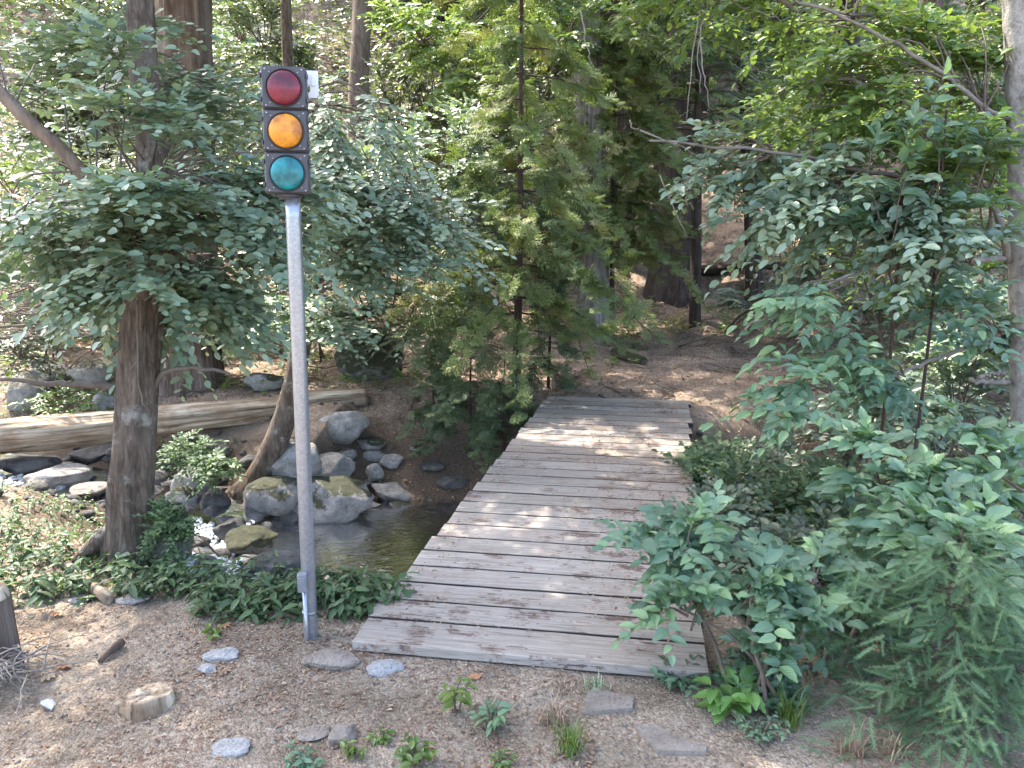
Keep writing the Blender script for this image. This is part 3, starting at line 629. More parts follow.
# ------------------------------------------------------------------ trees and plants: generators
def trunk_mesh(name, pts, rad, mat, parent, sides=28, rough=.16, seed=1, n=40, lump=.12, origin=None):
    """pts world; mesh kept in the parent's own space"""
    P = curve(pts, n); rr = np.interp(np.linspace(0, 1, n), np.linspace(0, 1, len(rad)), rad)
    g = Geo(); tube(g, P, rr, sides, rough=rough, seed=seed, lump=lump)
    return g.build(name, mat, parent, origin=parent.location)
class Twigs:
    """collects leafy twigs, then makes all leaves and all twig stems in one go"""
    def __init__(t): t.rows = []; t.stem = []
    def add(t, p, d, L, n, size, tone, upv=.8, droop=.25): t.rows.append((p[0], p[1], p[2], d[0], d[1], d[2], L, n, size, tone, upv, droop))
    def flush(t, g, Tm, seed, gb=None, r=.003):
        A = np.array(t.rows); rg = np.random.default_rng(seed)
        P0 = A[:, 0:3]; D = nrm(A[:, 3:6]); L = A[:, 6]; n = A[:, 7].astype(int); dr = A[:, 11]
        idx = np.repeat(np.arange(len(A)), n); k = np.arange(len(idx)) - np.repeat(np.cumsum(n) - n, n); nn_ = n[idx]; m = len(idx)
        tt = (k + .6 + rg.uniform(-.2, .2, m)) / nn_; d = D[idx]; l = L[idx]
        pos = P0[idx] + d * (l * tt)[:, None]; pos[:, 2] -= dr[idx] * l * tt * tt
        hor = nrm(np.stack([-d[:, 1], d[:, 0], 0 * tt], 1)); sd = np.where(k % 2 == 0, 1., -1.)
        ax_ = d * rg.uniform(.35, .8, m)[:, None] + hor * (sd * rg.uniform(.5, 1, m))[:, None]; ax_[:, 2] += rg.uniform(-.28, .20, m)
        last = k == nn_ - 1; ax_[last] = d[last] + np.array((0, 0, -.2))
        up = np.stack([rg.normal(0, .27, m), rg.normal(-.42, .30, m), A[idx, 10]], 1)
        sz = A[idx, 8] * rg.uniform(.62, 1.18, m) * (.75 + .35 * np.sin(np.pi * np.minimum(1, tt + .15)))
        place(g, Tm, pos, ax_, up, sz, np.clip(A[idx, 9] + rg.normal(0, .13, m), 0, 1))
        if gb is not None:
            u = np.array((0, .5, 1.)); Q = P0[:, None] + D[:, None] * (L[:, None] * u[None])[..., None]; Q[:, :, 2] -= (dr * L)[:, None] * (u * u)[None]
            X = nrm(np.cross(D, np.array((.3, .2, .93)))); Y = np.cross(D, X); a = np.array((0, 2.094, 4.189)); rr = r * np.array((1, .7, .25))
            V = Q[:, :, None] + (rr[None, :, None, None] * (np.cos(a)[None, None, :, None] * X[:, None, None] + np.sin(a)[None, None, :, None] * Y[:, None, None]))
            b = np.arange(len(A))[:, None, None] * 9 + np.array((0, 3))[None, :, None] + np.arange(3)[None, None]; k2 = np.arange(len(A))[:, None, None] * 9 + np.array((0, 3))[None, :, None] + (np.arange(3)[None, None] + 1) % 3
            gb.add(V.reshape(-1, 3), np.stack([b, k2, k2 + 3, b + 3], -1).reshape(-1, 4))
def blob(px, py, Y, rx, ry, rd): return (at(px, py, Y), np.array((m_px(rx, Y), rd, m_px(ry, Y))))
def wblob(x, y, z, rx, ry, rz): return (np.array((x, y, z), float), np.array((rx, ry, rz), float))
def broadleaf(parent, blobs, nb, tw_per, leaves, size, Tm, leafmat, barkmat, seed, root=None, br=.012, tw_len=(.25, .5), tones=(0, 1), upv=.8, droop=.16, fill=.5, crown='crown', zmin=None):
    """branches from root (or from below the blob) into each blob, twigs on them, leaves on the twigs; one crown mesh + one branch mesh"""
    rs = random.Random(seed); g = Geo(); gb = Geo(); TWG = Twigs()
    for bi, (c, rad) in enumerate(blobs):
        for k in range(nb if not isinstance(nb, (list, tuple)) else nb[bi]):
            while True:
                q = np.array([rs.uniform(-1, 1) for _ in range(3)])
                if .15 < q @ q < 1: break
            e = c + q * rad
            r0 = root[bi] if isinstance(root, list) else root
            s = np.array(r0, float) + np.array([rs.gauss(0, .03) for _ in range(3)])
            if isinstance(r0, tuple): s = np.array(r0[0]) + (np.array(r0[1]) - np.array(r0[0])) * rs.random()
            mid = (s + e) / 2 + np.array((rs.gauss(0, .10), rs.gauss(0, .10), .18 + rs.gauss(0, .06))) * np.linalg.norm(e - s)
            P = curve([s, mid, e], 9, .012 * np.linalg.norm(e - s), rs)
            tube(gb, P, np.linspace(br * rs.uniform(.7, 1.2), br * .22, 9), 5, cap=False)
            for j in range(tw_per):
                t = fill + (1 - fill) * (j + rs.random()) / tw_per; i = min(7, int(t * 8)); f = t * 8 - i
                p = P[i] * (1 - f) + P[i + 1] * f; d = P[i + 1] - P[i]; d = d / (np.linalg.norm(d) + 1e-9)
                hor = np.array((-d[1], d[0], 0)); sd = 1 if j % 2 else -1
                dv = d * rs.uniform(.3, .9) + hor * sd * rs.uniform(.3, 1) + np.array((0, 0, rs.uniform(-.25, .35)))
                l = rs.uniform(*tw_len); dv = dv / np.linalg.norm(dv)
                if zmin is not None and p[2] < zmin: continue
                TWG.add(p, dv, l, leaves, size, rs.uniform(*tones), upv, droop)
    TWG.flush(g, Tm, seed, gb, br * .22)
    o = g.build(crown, leafmat, parent, origin=parent.location)
    b = gb.build('branches', barkmat, parent, origin=parent.location)
    return o, b
def conifer(parent, base, H, z0, bl, nw, fronds, size, leafmat, barkmat, seed, r0=.05, droop=.35, lean=(0, 0), tones=(0, 1), per=6, u0=.10, trunkmat=None, sides=14, keep=None, upturn=0, top=1.0, taper=.75, gap=0):
    """trunk plus branches with flat sprays; keep(x,y,z) can leave out whole sides"""
    rs = random.Random(seed); base = np.asarray(base, float); g = Geo(); gb = Geo()
    tp = base + np.array((lean[0], lean[1], H))
    P = curve([base - (0, 0, .1), base * .6 + tp * .4 + np.array((rs.gauss(0, .02), rs.gauss(0, .02), 0)) * H * .4, tp], 30)
    gt = Geo(); tube(gt, P, np.linspace(r0, r0 * .12, 30), sides, rough=.14, seed=seed)
    gt.build('trunk', trunkmat or barkmat, parent, origin=parent.location)
    pos, axs, ups, sz, tn = [], [], [], [], []
    for k in range(nw):
        t = (k + rs.random()) / nw; z = z0 + (H * top - z0) * t
        if gap and rs.random() < gap: continue
        c = P[min(29, int(z / H * 29))]; a = k * 2.399 + rs.gauss(0, .4)
        l = bl * (1 - taper * t) * rs.uniform(.40, 1.25); d = np.array((math.cos(a), math.sin(a), 0))
        e = c + d * l + np.array((0, 0, -droop * l + rs.gauss(0, .22 * l))); m = c + d * l * .5 + np.array((0, 0, .02 * l - droop * .25 * l))
        if keep and not keep(e): continue
        B = curve([c, m, e + np.array((0, 0, upturn * l))], 8); tube(gb, B, np.linspace(r0 * .22 * (1 - .5 * t), r0 * .04, 8), 4, cap=False)
        t1 = rs.uniform(*tones); hor = np.array((-d[1], d[0], 0))
        nf = max(3, int(per * l / max(.2, size) ))
        for j in range(nf):
            u = u0 + (1 - u0) * (j + rs.random()) / nf; i = min(6, int(u * 7)); f = u * 7 - i; p = B[i] * (1 - f) + B[i + 1] * f
            sd = 1 if j % 2 else -1
            axv = d * rs.uniform(.4, .9) + hor * sd * rs.uniform(.2, .9) + np.array((0, 0, rs.gauss(-.15, .38) - droop * .3))
            pos.append(p); axs.append(axv); ups.append((rs.gauss(0, .55), rs.gauss(-.25, .55), .8)); sz.append(size * rs.uniform(.6, 1.3) * (1.15 - .45 * u)); tn.append(min(1, max(0, t1 + rs.gauss(0, .15))))
        pos.append(B[-1]); axs.append(d + np.array((0, 0, -.2))); ups.append((0, 0, 1)); sz.append(size * .8); tn.append(min(1, t1 + .2))
    pos, axs, ups, sz, tn = map(np.array, (pos, axs, ups, sz, tn)); which = np.arange(len(pos)) % len(fronds)
    for w, T in enumerate(fronds):
        s = which == w; place(g, T, pos[s], axs[s], ups[s], sz[s], tn[s])
    g.build('crown', leafmat, parent, origin=parent.location); gb.build('branches', barkmat, parent, origin=parent.location)

# ------------------------------------------------------------------ left bank: near alder
TB = gnd(131, 566); YA = TB[1]
t_al = empty('alder_tree', TB, 'rough dark-barked tree on the creek bank at left with spreading leafy boughs', 'tree')
al = [TB - (0, 0, .25), TB + (0, 0, .02), at(130, 520, YA), at(133, 450, YA), at(137, 380, YA), at(141, 320, YA), at(150, 240, YA), at(152, 150, YA + .1), at(140, 20, YA + .2), at(150, -160, YA + .3), at(215, -420, YA + .2), at(240, -700, YA)]
w = lambda p: m_px(p, YA) / 2
trunk_mesh('trunk', al, [w(64), w(52), w(43), w(42), w(40), w(37), w(31), w(27), w(24), w(20), w(14), w(8)], M['bark_alder'], t_al, 40, .22, 3, 110, .2)
g = Geo()
for (pp, ww) in (([(118, 530), (100, 540), (84, 552), (70, 566)], (26, 20, 12, 5)), ([(140, 535), (152, 556), (165, 575)], (24, 16, 6)), ([(126, 540), (124, 566), (112, 584)], (26, 18, 6))):
    q = [at(a, b, YA - .02 * i) for i, (a, b) in enumerate(pp)]
    tube(g, curve(q, 10), np.interp(np.linspace(0, 1, 10), np.linspace(0, 1, len(ww)), [w(x) for x in ww]), 14, rough=.2, seed=5, lump=.2)
g.build('roots', M['bark_alder'], t_al, origin=t_al.location)
Yl = YA - .15
g = Geo(); q = [at(150, 238, YA), at(122, 214, Yl), at(100, 192, Yl), at(62, 150, Yl), at(30, 122, Yl), at(0, 92, Yl), at(-60, 30, Yl), at(-160, -90, Yl - .1)]
tube(g, curve(q, 40), np.linspace(w(15), w(9), 40), 16, rough=.25, seed=7, lump=.2); g.build('limb', M['bark_tan'], t_al, origin=t_al.location)
g = Geo()
for q, a, b in (([at(133, 392, YA), at(100, 385, YA - .05), at(50, 383, YA - .1), at(-5, 378, YA - .2)], 9, 4), ([at(150, 395, YA), at(165, 372, YA), at(200, 368, YA), at(232, 374, YA)], 7, 3), ([at(96, 190, Yl), at(120, 190, Yl), at(140, 200, YA)], 8, 6),
                ([at(141, 330, YA - .16), at(139, 300, YA - .18), at(130, 285, YA - .18)], 2, 1), ([at(137, 300, YA - .2), at(138, 370, YA - .22), at(143, 400, YA - .21), at(150, 412, YA - .2)], 2.2, 1.4), ([at(138, 360, YA - .22), at(130, 372, YA - .22), at(131, 390, YA - .22)], 1.6, 1.0)):
    g = Geo(); tube(g, curve(q, 16, .006, random.Random(3)), np.linspace(w(a), w(b), 16), 8); g.build('dead_branch', M['twig'], t_al, origin=t_al.location)
top = at(150, 240, YA)
alb = [blob(70, 262, 4.15, 100, 45, .40), blob(185, 262, 4.1, 95, 55, .45), blob(205, 322, 4.25, 55, 36, .28), blob(290, 232, 4.3, 60, 62, .4), blob(110, 300, 4.2, 70, 30, .3)]
alu = [blob(150, 70, 4.6, 110, 60, .5), blob(60, 30, 4.6, 100, 50, .5), blob(190, 150, 4.7, 80, 50, .4), blob(60, 190, 5.2, 70, 45, .4), blob(155, 195, YA - .36, 58, 42, .2), blob(150, 85, YA - .32, 58, 66, .2), blob(40, 95, 4.7, 60, 45, .4), blob(240, 120, 4.9, 60, 70, .4)]
la, lbb, lc_ = at(122, 214, Yl), at(62, 150, Yl), at(0, 92, Yl)
rs_r = [(la, lbb), (al[5], al[6]), (al[5], al[6]), (al[6], al[7]), (al[5], la), (al[6], al[8]), (al[7], al[8]), (al[7], al[8]), (la, lbb), (al[5], al[6]), (al[6], al[7]), (lbb, lc_), (al[6], al[7])]
broadleaf(t_al, alb + alu, [24, 26, 18, 22, 15, 11, 9, 8, 8, 9, 7, 4, 5], 9, 10, .070, LEAF_OAK, M['alder'], M['twig'], 5, rs_r, .006, (.18, .40), (.3, 1))
up_b = [wblob(-2.6, 5.2, 4.4, 1.6, 1.5, .8), wblob(-1.6, 4.6, 5.6, 1.7, 1.6, 1.0), wblob(-3.2, 4.8, 6.2, 1.9, 1.8, 1.2), wblob(-2.0, 5.8, 7.2, 2.2, 2.0, 1.2), wblob(-4.4, 5.2, 5.4, 1.7, 1.6, 1.0), wblob(-5.4, 4.6, 6.6, 1.8, 1.7, 1.1), wblob(-4.4, 3.8, 7.4, 1.8, 1.5, 1.0), wblob(-5.4, 5.9, 7.2, 1.8, 1.6, 1.0)]  # canopy out of view, added along the sun's path to shade the foreground
broadleaf(t_al, up_b, 26, 8, 10, .095, LEAF_OAK, M['alder'], M['twig'], 6, [al[9], al[10], al[10], al[11], al[9], al[10], al[11], al[10]], .03, (.3, .6), (0, .8), crown='unseen_shade_crown')

# leaning alder behind the pole
lb = gnd(248, 496); YB = lb[1]
t_ln = empty('leaning_alder_tree', lb, 'thin pale tree leaning out of the creek bank behind the signal pole', 'tree')
wb = lambda p: m_px(p, YB) / 2
ln_p = [at(236, 506, YB), at(256, 482, YB), at(276, 444, YB), at(290, 400, YB), at(300, 350, YB), at(308, 290, YB), at(302, 210, YB + .1), at(290, 100, YB + .2), at(286, -60, YB + .3), at(300, -300, YB + .3)]
trunk_mesh('trunk', ln_p, [wb(38), wb(27), wb(24), wb(22), wb(20), wb(17), wb(14), wb(11), wb(9), wb(5)], M['bark_alder'], t_ln, 24, .10, 8, 60, .12)
broadleaf(t_ln, [blob(330, 215, 6.0, 70, 50, .5), blob(390, 260, 6.2, 60, 45, .4), blob(300, 320, 6.2, 60, 40, .4), blob(440, 230, 6.4, 60, 45, .4), blob(370, 185, 6.4, 80, 40, .5)], [20, 18, 14, 18, 18], 8, 10, .080, LEAF_OAK, M['alder'], M['twig'], 12,
          [ln_p[6], ln_p[5], ln_p[4], ln_p[6], ln_p[7]], .012, (.22, .45), (.3, 1))
broadleaf(t_ln, [wblob(-1.2, 6.2, 5.2, 1.5, 1.4, .9), wblob(-.6, 6.6, 6.6, 1.8, 1.7, 1.0), wblob(-2.7, 7.3, 6.0, 1.6, 1.5, .9), wblob(-3.2, 6.6, 7.0, 1.6, 1.5, .9)], 32, 7, 10, .10, LEAF_OAK, M['alder'], M['twig'], 13, [ln_p[8], ln_p[9], ln_p[8], ln_p[9]], .02, (.3, .5), crown='unseen_shade_crown')  # unseen boughs added between sun and deck to keep the planks shaded

# ------------------------------------------------------------------ tall trees beyond the creek
def tall_trunk(name, pxb, pyb, wpx, topx, label, bark, seed, H=14, n=60, sides=32, rough=.24, cat='tree', flare=1.35):
    b = gnd(pxb, pyb); Y = b[1]; e = empty(name, b, label, cat)
    d = at(topx, 0, Y) - at(pxb, pyb, Y); ux = d[0] / max(.5, d[2])
    r = m_px(wpx, Y) / 2
    pts = [b - (0, 0, .2)] + [b + np.array((ux * z, 0, z)) for z in (.0, .4, 1.2, H * .3, H * .6, H)]
    trunk_mesh('trunk', pts, [r * flare * 1.1, r * flare, r * 1.1, r, r * .92, r * .7, r * .3], bark, e, sides, rough, seed, n, .08)
    return e, b, ux
e, b, ux = tall_trunk('cedar_tree', 192, 384, 50, 184, 'thick stringy-barked trunk rising behind the left leafy tree and the fallen log', M['bark_cedar'], 21, 13, 90, 40, .3)
broadleaf(e, [wblob(b[0] - .2, b[1], 7.5, 2.2, 2.0, 1.2)], 10, 6, 8, .1, LEAF, M['shrub'], M['twig'], 77, b + np.array((ux * 6.5, 0, 6.5)), .03, (.3, .5))
e, b, ux = tall_trunk('pine_tree', 354, 232, 21, 362, 'slim tan-barked trunk standing up the slope above the leafy thicket', M['bark_tan'], 22, 11, 60, 20, .1)
broadleaf(e, [wblob(b[0] + .6, b[1] - .5, 8.3, 2.0, 1.5, 1.3), wblob(b[0] - .8, b[1], 9.3, 1.8, 1.5, 1.2)], 14, 7, 9, .13, LEAF, M['bright'], M['twig'], 23, b + np.array((ux * 5, 0, 5)), .03, (.4, .7))
def big_conifer_crown(e, b, H, z0, bl, nw, seed, mat='cedar', size=.5, fr=None, ux=0):
    rs = random.Random(seed); g = Geo(); gb = Geo(); pos, axs, ups, sz, tn = [], [], [], [], []
    for k in range(nw):
        z = z0 + (H - z0) * (k + rs.random()) / nw; a = k * 2.399 + rs.gauss(0, .4); l = bl * (1 - .6 * (z - z0) / (H - z0)) * rs.uniform(.6, 1.15)
        c = b + np.array((ux * z, 0, z)); d = np.array((math.cos(a), math.sin(a), 0))
        B = curve([c, c + d * l * .5 + (0, 0, .02 * l), c + d * l - (0, 0, .32 * l)], 8); tube(gb, B, np.linspace(.035, .008, 8), 4, cap=False)
        t1 = rs.random(); hor = np.array((-d[1], d[0], 0))
        for j in range(int(6 * l / size) + 2):
            u = .2 + .8 * rs.random(); i = min(6, int(u * 7)); p = B[i] + (B[i + 1] - B[i]) * (u * 7 - i)
            pos.append(p); axs.append(d * rs.uniform(.3, .8) + hor * rs.uniform(-1, 1) + np.array((0, 0, -.5 * rs.random()))); ups.append((rs.gauss(0, .3), rs.gauss(0, .3), 1)); sz.append(size * rs.uniform(.6, 1.15)); tn.append(min(1, max(0, t1 + rs.gauss(0, .15))))
    pos, axs, ups, sz, tn = map(np.array, (pos, axs, ups, sz, tn)); fr = fr or CEDAR; wch = np.arange(len(pos)) % len(fr)
    for q, T in enumerate(fr): s = wch == q; place(g, T, pos[s], axs[s], ups[s], sz[s], tn[s])
    g.build('crown', M[mat], e, origin=e.location); gb.build('branches', M['twig'], e, origin=e.location)
for (pxb, pyb, wp, tx, bark, lab, sd, z0, bl, nw, mat) in (
    (593, 338, 31, 588, 'bark_grey', 'straight pale grey furrowed trunk left of the path beyond the bridge', 31, 4.2, 2.4, 70, 'cedar'),
    (672, 298, 46, 690, 'bark_dark', 'thickest dark furrowed trunk standing beyond the end of the path', 32, 3.6, 2.6, 80, 'fir'),
    (755, 298, 15, 742, 'bark_dark', 'slim dark trunk on the slope right of the thick furrowed trunk', 33, 2.4, 2.2, 70, 'fir'),
    (620, 262, 22, 636, 'bark_cedar', 'reddish trunk half hidden by the young cedar behind the grey trunk', 34, 2.2, 2.2, 70, 'cedar'),
    (843, 285, 22, 850, 'bark_dark', 'dark trunk up the slope behind the thin right sapling stems', 35, 2.4, 2.4, 70, 'fir'),
    (468, 235, 26, 474, 'bark_cedar', 'cedar trunk on the slope behind the thicket left of the bridge', 36, 1.8, 2.4, 90, 'cedar'),
    (925, 255, 24, 930, 'bark_cedar', 'brown trunk up the slope behind the right thicket', 39, 2.2, 2.4, 80, 'fir')):
    e, b, ux = tall_trunk('conifer_tree', pxb, pyb, wp, tx, lab, M[bark], sd, 12 if sd != 32 else 16)
    e['group'] = 'tall conifers on the slope beyond the creek'
    big_conifer_crown(e, b, 12, z0, bl, nw, sd, mat, .55, None if mat == 'cedar' else FIR, ux)
# thin dark stem in front of the thick trunk
e, b, ux = tall_trunk('conifer_tree', 695, 326, 11, 700, 'thin bare dark stem just in front of the thick furrowed trunk', M['bark_dark'], 41, 6, 40, 14, .12, flare=1.15)
big_conifer_crown(e, b, 6.3, 3.0, 1.3, 26, 41, 'fir', .4, FIR, ux)

# far trees higher on the hill: one built, the rest copied
def copy_tree(o):
    c = o.copy(); COL.objects.link(c)
    for ch in list(o.children):
        d = ch.copy(); COL.objects.link(d); d.parent = c
    return c
hill_spots = [(-11, 22, 'hillside conifer farthest left above the dark leaning limb'), (-2.2, 24, 'hillside conifer behind the slim tan trunk'), (1.5, 28, 'hillside conifer above the young cedar top'),
              (4.0, 24.5, 'hillside conifer above the thick furrowed trunk'), (8.2, 25, 'hillside conifer above the brambly right thicket'), (12.5, 22, 'hillside conifer farthest right behind the pale trunk'), (-15, 28, 'pale hazy conifer high beyond the left edge trees'), (6, 33, 'highest hillside conifer right of the path line'), (13, 31, 'high conifer at the right skyline'),
              (-9, 30, 'high conifer over the left bank skyline')]
x, y, lab = hill_spots[0]; hb = np.array((x, y, hz(x, y)))
hc = empty('hillside_conifer', hb, lab, 'tree', 'conifers high on the hillside')
trunk_mesh('trunk', [hb - (0, 0, .3), hb + (0, 0, 1), hb + (.1, 0, 6), hb + (.1, 0, 11)], [.30, .24, .17, .04], M['bark_dark'], hc, 16, .15, 4, 24)
big_conifer_crown(hc, hb, 11, .8, 2.8, 120, 51, 'fir', .75, FIR)
for i, (x, y, lab) in enumerate(hill_spots[1:]):
    c = copy_tree(hc); c.location = (x, y, hz(x, y) - .1); c.rotation_euler.z = i * 1.9 + .6; s = .85 + .35 * ((i * 37) % 10) / 10; c.scale = (s, s, s); c['label'] = lab

# brushy understorey on the hill: nobody could count it
rs = random.Random(70); g = Geo(); gb = Geo(); TWG = Twigs()
for k in range(14000):
    x = rs.uniform(-17, 17); y = 10.5 + 24 * rs.random() ** 1.15
    if vnoise(x * .45 + 3, y * .45, 8) < (.30 if x < 0 else .40): continue
    if abs(x - (1.0 + .16 * y)) < 1.5 + .03 * y and y < 25: continue
    if y < 13 and -1 < x < 4.6: continue
    hgt = rs.uniform(.1, 1.9 if x > -1 else 2.8) * (.35 + .65 * min(1, (y - 10) / 6)); p = np.array((x, y, hz(x, y) + hgt)); a = rs.uniform(0, 6.28)
    d = np.array((math.cos(a), math.sin(a), rs.uniform(-.1, .5))); l = rs.uniform(.35, .8)
    TWG.add(p, d, l, 11, .10 + .005 * (y - 10), rs.random(), .6, .2)
    if k % 5 == 0: ox, oy = rs.gauss(0, .5) * hgt, rs.gauss(0, .3) * hgt; tube(gb, np.array([p - (ox, oy, hgt), p - (ox * .4, oy * .4, hgt * .45), p, p + d * l * .9]), (.008, .007, .005, .002), 3, cap=False)
TWG.flush(g, LEAF, 70); tag(g.build('hillside_undergrowth', M['undergrowth']), 'leafy undergrowth covering the slope beyond the creek', 'undergrowth', None, 'stuff')
tag(gb.build('undergrowth_stems', M['twig']), 'bare stems of the undergrowth across the slope', 'undergrowth', None, 'stuff')

# ------------------------------------------------------------------ thickets and young conifers by the far end of the bridge
def shrub(name, label, basepx, blobs, nb, tw, lv, size, T, mat, seed, tones=(0, 1), br=.01, tl=(.22, .45), cat='shrub', bark='twig', group=None, droop=.25, upv=.8, nst=5, stem=.014):
    b = gnd(*basepx) if abs(basepx[0]) > 20 else np.array((basepx[0], basepx[1], hz(basepx[0], basepx[1]))); e = empty(name, b, label, cat, group)
    rs = random.Random(seed + 500); g = Geo(); roots = []
    for (c, r) in blobs:
        for k in range(max(1, nst // len(blobs))):
            en = c + np.array((rs.uniform(-.3, .3), rs.uniform(-.3, .3), -.35)) * r; s = b + np.array((rs.gauss(0, .06), rs.gauss(0, .06), -.05))
            tube(g, curve([s, s * .55 + en * .45 + np.array((0, 0, .12)), en], 10, .01, rs), np.linspace(stem, stem * .45, 10), 7)
        roots.append(c - np.array((0, 0, r[2] * .45)))
    g.build('stems', M[bark], e, origin=e.location)
    broadleaf(e, blobs, nb, tw, lv, size, T, M[mat], M[bark], seed, roots, br, tl, tones, upv, droop, .3, crown='foliage')
    return e
shrub('oak_shrub', 'tall grey-green leafy shrub filling the gap right of the signal head', (-1.6, 9.4), [blob(400, 180, 8.6, 95, 60, .9), blob(345, 215, 9.2, 70, 55, .7), blob(455, 150, 9.4, 60, 50, .7), blob(330, 230, 9, 70, 60, .7), blob(455, 210, 9, 60, 60, .6)], 15, 7, 11, .10, LEAF, 'alder', 81, (.15, 1))
shrub('leafy_shrub', 'shrub with sunlit yellow-green leaves above the oak shrub at top centre', (-.6, 12.5), [blob(480, 60, 11, 80, 50, .9), blob(425, 25, 11.5, 50, 35, .8), blob(560, 30, 10.5, 70, 45, .7)], 15, 7, 10, .12, LEAF, 'bright', 82, (.3, 1), upv=.6)
shrub('slope_bush', 'bush of pale sunlit leaves on the far left slope behind the tan limb', (-5.2, 11.2), [blob(45, 120, 11, 80, 55, 1.0), blob(110, 170, 11.5, 70, 50, .9), blob(20, 190, 10.8, 70, 50, .9), blob(110, 90, 12, 60, 40, .8), blob(100, 250, 10.5, 60, 40, .7)], 15, 7, 11, .10, LEAF, 'bright', 84, (.4, 1))
shrub('slope_bush', 'grey-green bush on the slope between the stringy trunk and the signal head', (-3.4, 11.5), [blob(235, 90, 11, 50, 60, .8), blob(250, 170, 10.6, 60, 50, .8), blob(300, 120, 11.5, 50, 60, .7), blob(240, 20, 12, 60, 40, .8)], 14, 7, 11, .10, LEAF, 'alder', 85, (.2, 1))
for (xy_, bl_, mt_, sd_, tn_, lab_) in (
    ((-2.6, 10.2), [blob(215, 70, 9.6, 60, 70, .7), blob(265, 30, 9.8, 60, 50, .7), blob(290, 110, 9.4, 50, 50, .6)], 'shrub', 201, (.2, 1), 'tall shaded shrub directly behind the red signal lens'),
    ((-6.2, 10.0), [blob(30, 60, 9.5, 70, 60, .8), blob(100, 30, 9.8, 70, 50, .8), blob(60, 140, 9.2, 70, 50, .7)], 'shrub', 202, (.1, .9), 'tall shaded shrub at the upper left edge'),
    ((-5.0, 10.4), [blob(105, 130, 9.6, 60, 60, .7), blob(140, 220, 9.2, 60, 50, .6), blob(40, 230, 9.0, 70, 45, .7)], 'undergrowth', 203, (.2, 1), 'pale dusty-leaved shrub behind the leafy boughs at left'),
    ((-1.0, 13.5), [blob(430, 90, 12.5, 60, 60, .8), blob(480, 150, 12, 60, 60, .8), blob(400, 110, 12.6, 40, 60, .6)], 'shrub', 204, (.2, 1), 'shaded shrub between the slim tan trunk and the young cedar'),
    ((.4, 14.0), [blob(540, 90, 13, 60, 80, .9), blob(560, 190, 12.5, 50, 70, .8), blob(490, 220, 12, 50, 60, .7)], 'shrub', 205, (.1, .8), 'dark shrub behind the young cedar left of the pale grey trunk'),
    ((4.6, 12.6), [blob(800, 190, 12, 60, 60, .8), blob(760, 120, 13, 60, 60, .8), blob(850, 250, 11, 60, 50, .7)], 'undergrowth', 206, (.2, 1), 'pale dusty-leaved shrub up the slope right of the slim dark trunk'),
    ((7.0, 11.5), [blob(930, 60, 11, 80, 70, .9), blob(870, 130, 11, 70, 60, .8), blob(980, 150, 10.5, 60, 70, .8)], 'undergrowth', 207, (.3, 1), 'big pale-leaved shrub high behind the right boughs'),
    ((5.4, 9.4), [blob(950, 270, 8.8, 80, 60, .7), blob(880, 320, 8.6, 70, 50, .6), blob(1000, 350, 8.2, 60, 50, .6)], 'shrub', 208, (.2, 1), 'mid-green shrub behind the thin sapling stems at right')):
    shrub('slope_shrub', lab_, xy_, bl_, 17, 8, 11, .095, LEAF, mt_, sd_, tn_, group='shrubs on the slope beyond the creek')
shrub('slope_bush', 'dusty bush above the log end behind the signal pole', (-2.6, 9.4), [blob(245, 330, 9.0, 50, 22, .4), blob(205, 318, 9.3, 45, 26, .4)], 16, 6, 10, .07, LEAF, 'undergrowth', 211, (.1, .9))
shrub('slope_bush', 'shaded bush among the dead branches at the far left', (-5.6, 9.0), [blob(40, 300, 8.6, 60, 45, .5), blob(100, 330, 8.6, 50, 30, .4), blob(20, 345, 8.3, 50, 24, .4)], 16, 6, 10, .06, LEAF, 'shrub', 212, (0, .7))
shrub('ferny_plant', 'small-leaved dark plant draped over the mossy hump beside the left tree', (-2.05, 4.85), [blob(168, 528, 3.98, 22, 32, .10)], 40, 5, 8, .035, LEAF_N, 'cover', 88, (.2, 1), .003, (.06, .14), nst=5, stem=.004)
shrub('ferny_plant', 'pale green leafy clump beyond the fallen log at left', (-4.9, 8.7), [blob(60, 402, 8.6, 45, 16, .4), blob(95, 408, 8.4, 22, 12, .3)], 16, 5, 9, .06, LEAF_N, 'bright', 86, (.3, .9), .004, (.12, .25), nst=6, stem=.005)
shrub('ferny_plant', 'dark green leafy clump under the log right of the left tree', (-2.75, 6.7), [blob(190, 452, 6.7, 34, 18, .25), blob(215, 465, 6.5, 24, 14, .2)], 14, 5, 8, .065, LEAF_N, 'cover', 87, (.1, .8), .004, (.12, .22), nst=6, stem=.005)
shrub('low_shrub', 'low dark shrub beneath the oak shrub by the mossy boulder', (-1.7, 9.3), [blob(350, 310, 9, 60, 40, .5), blob(420, 315, 8.8, 60, 45, .5), blob(300, 290, 9.3, 60, 40, .5)], 10, 6, 10, .085, LEAF, 'shrub', 83)
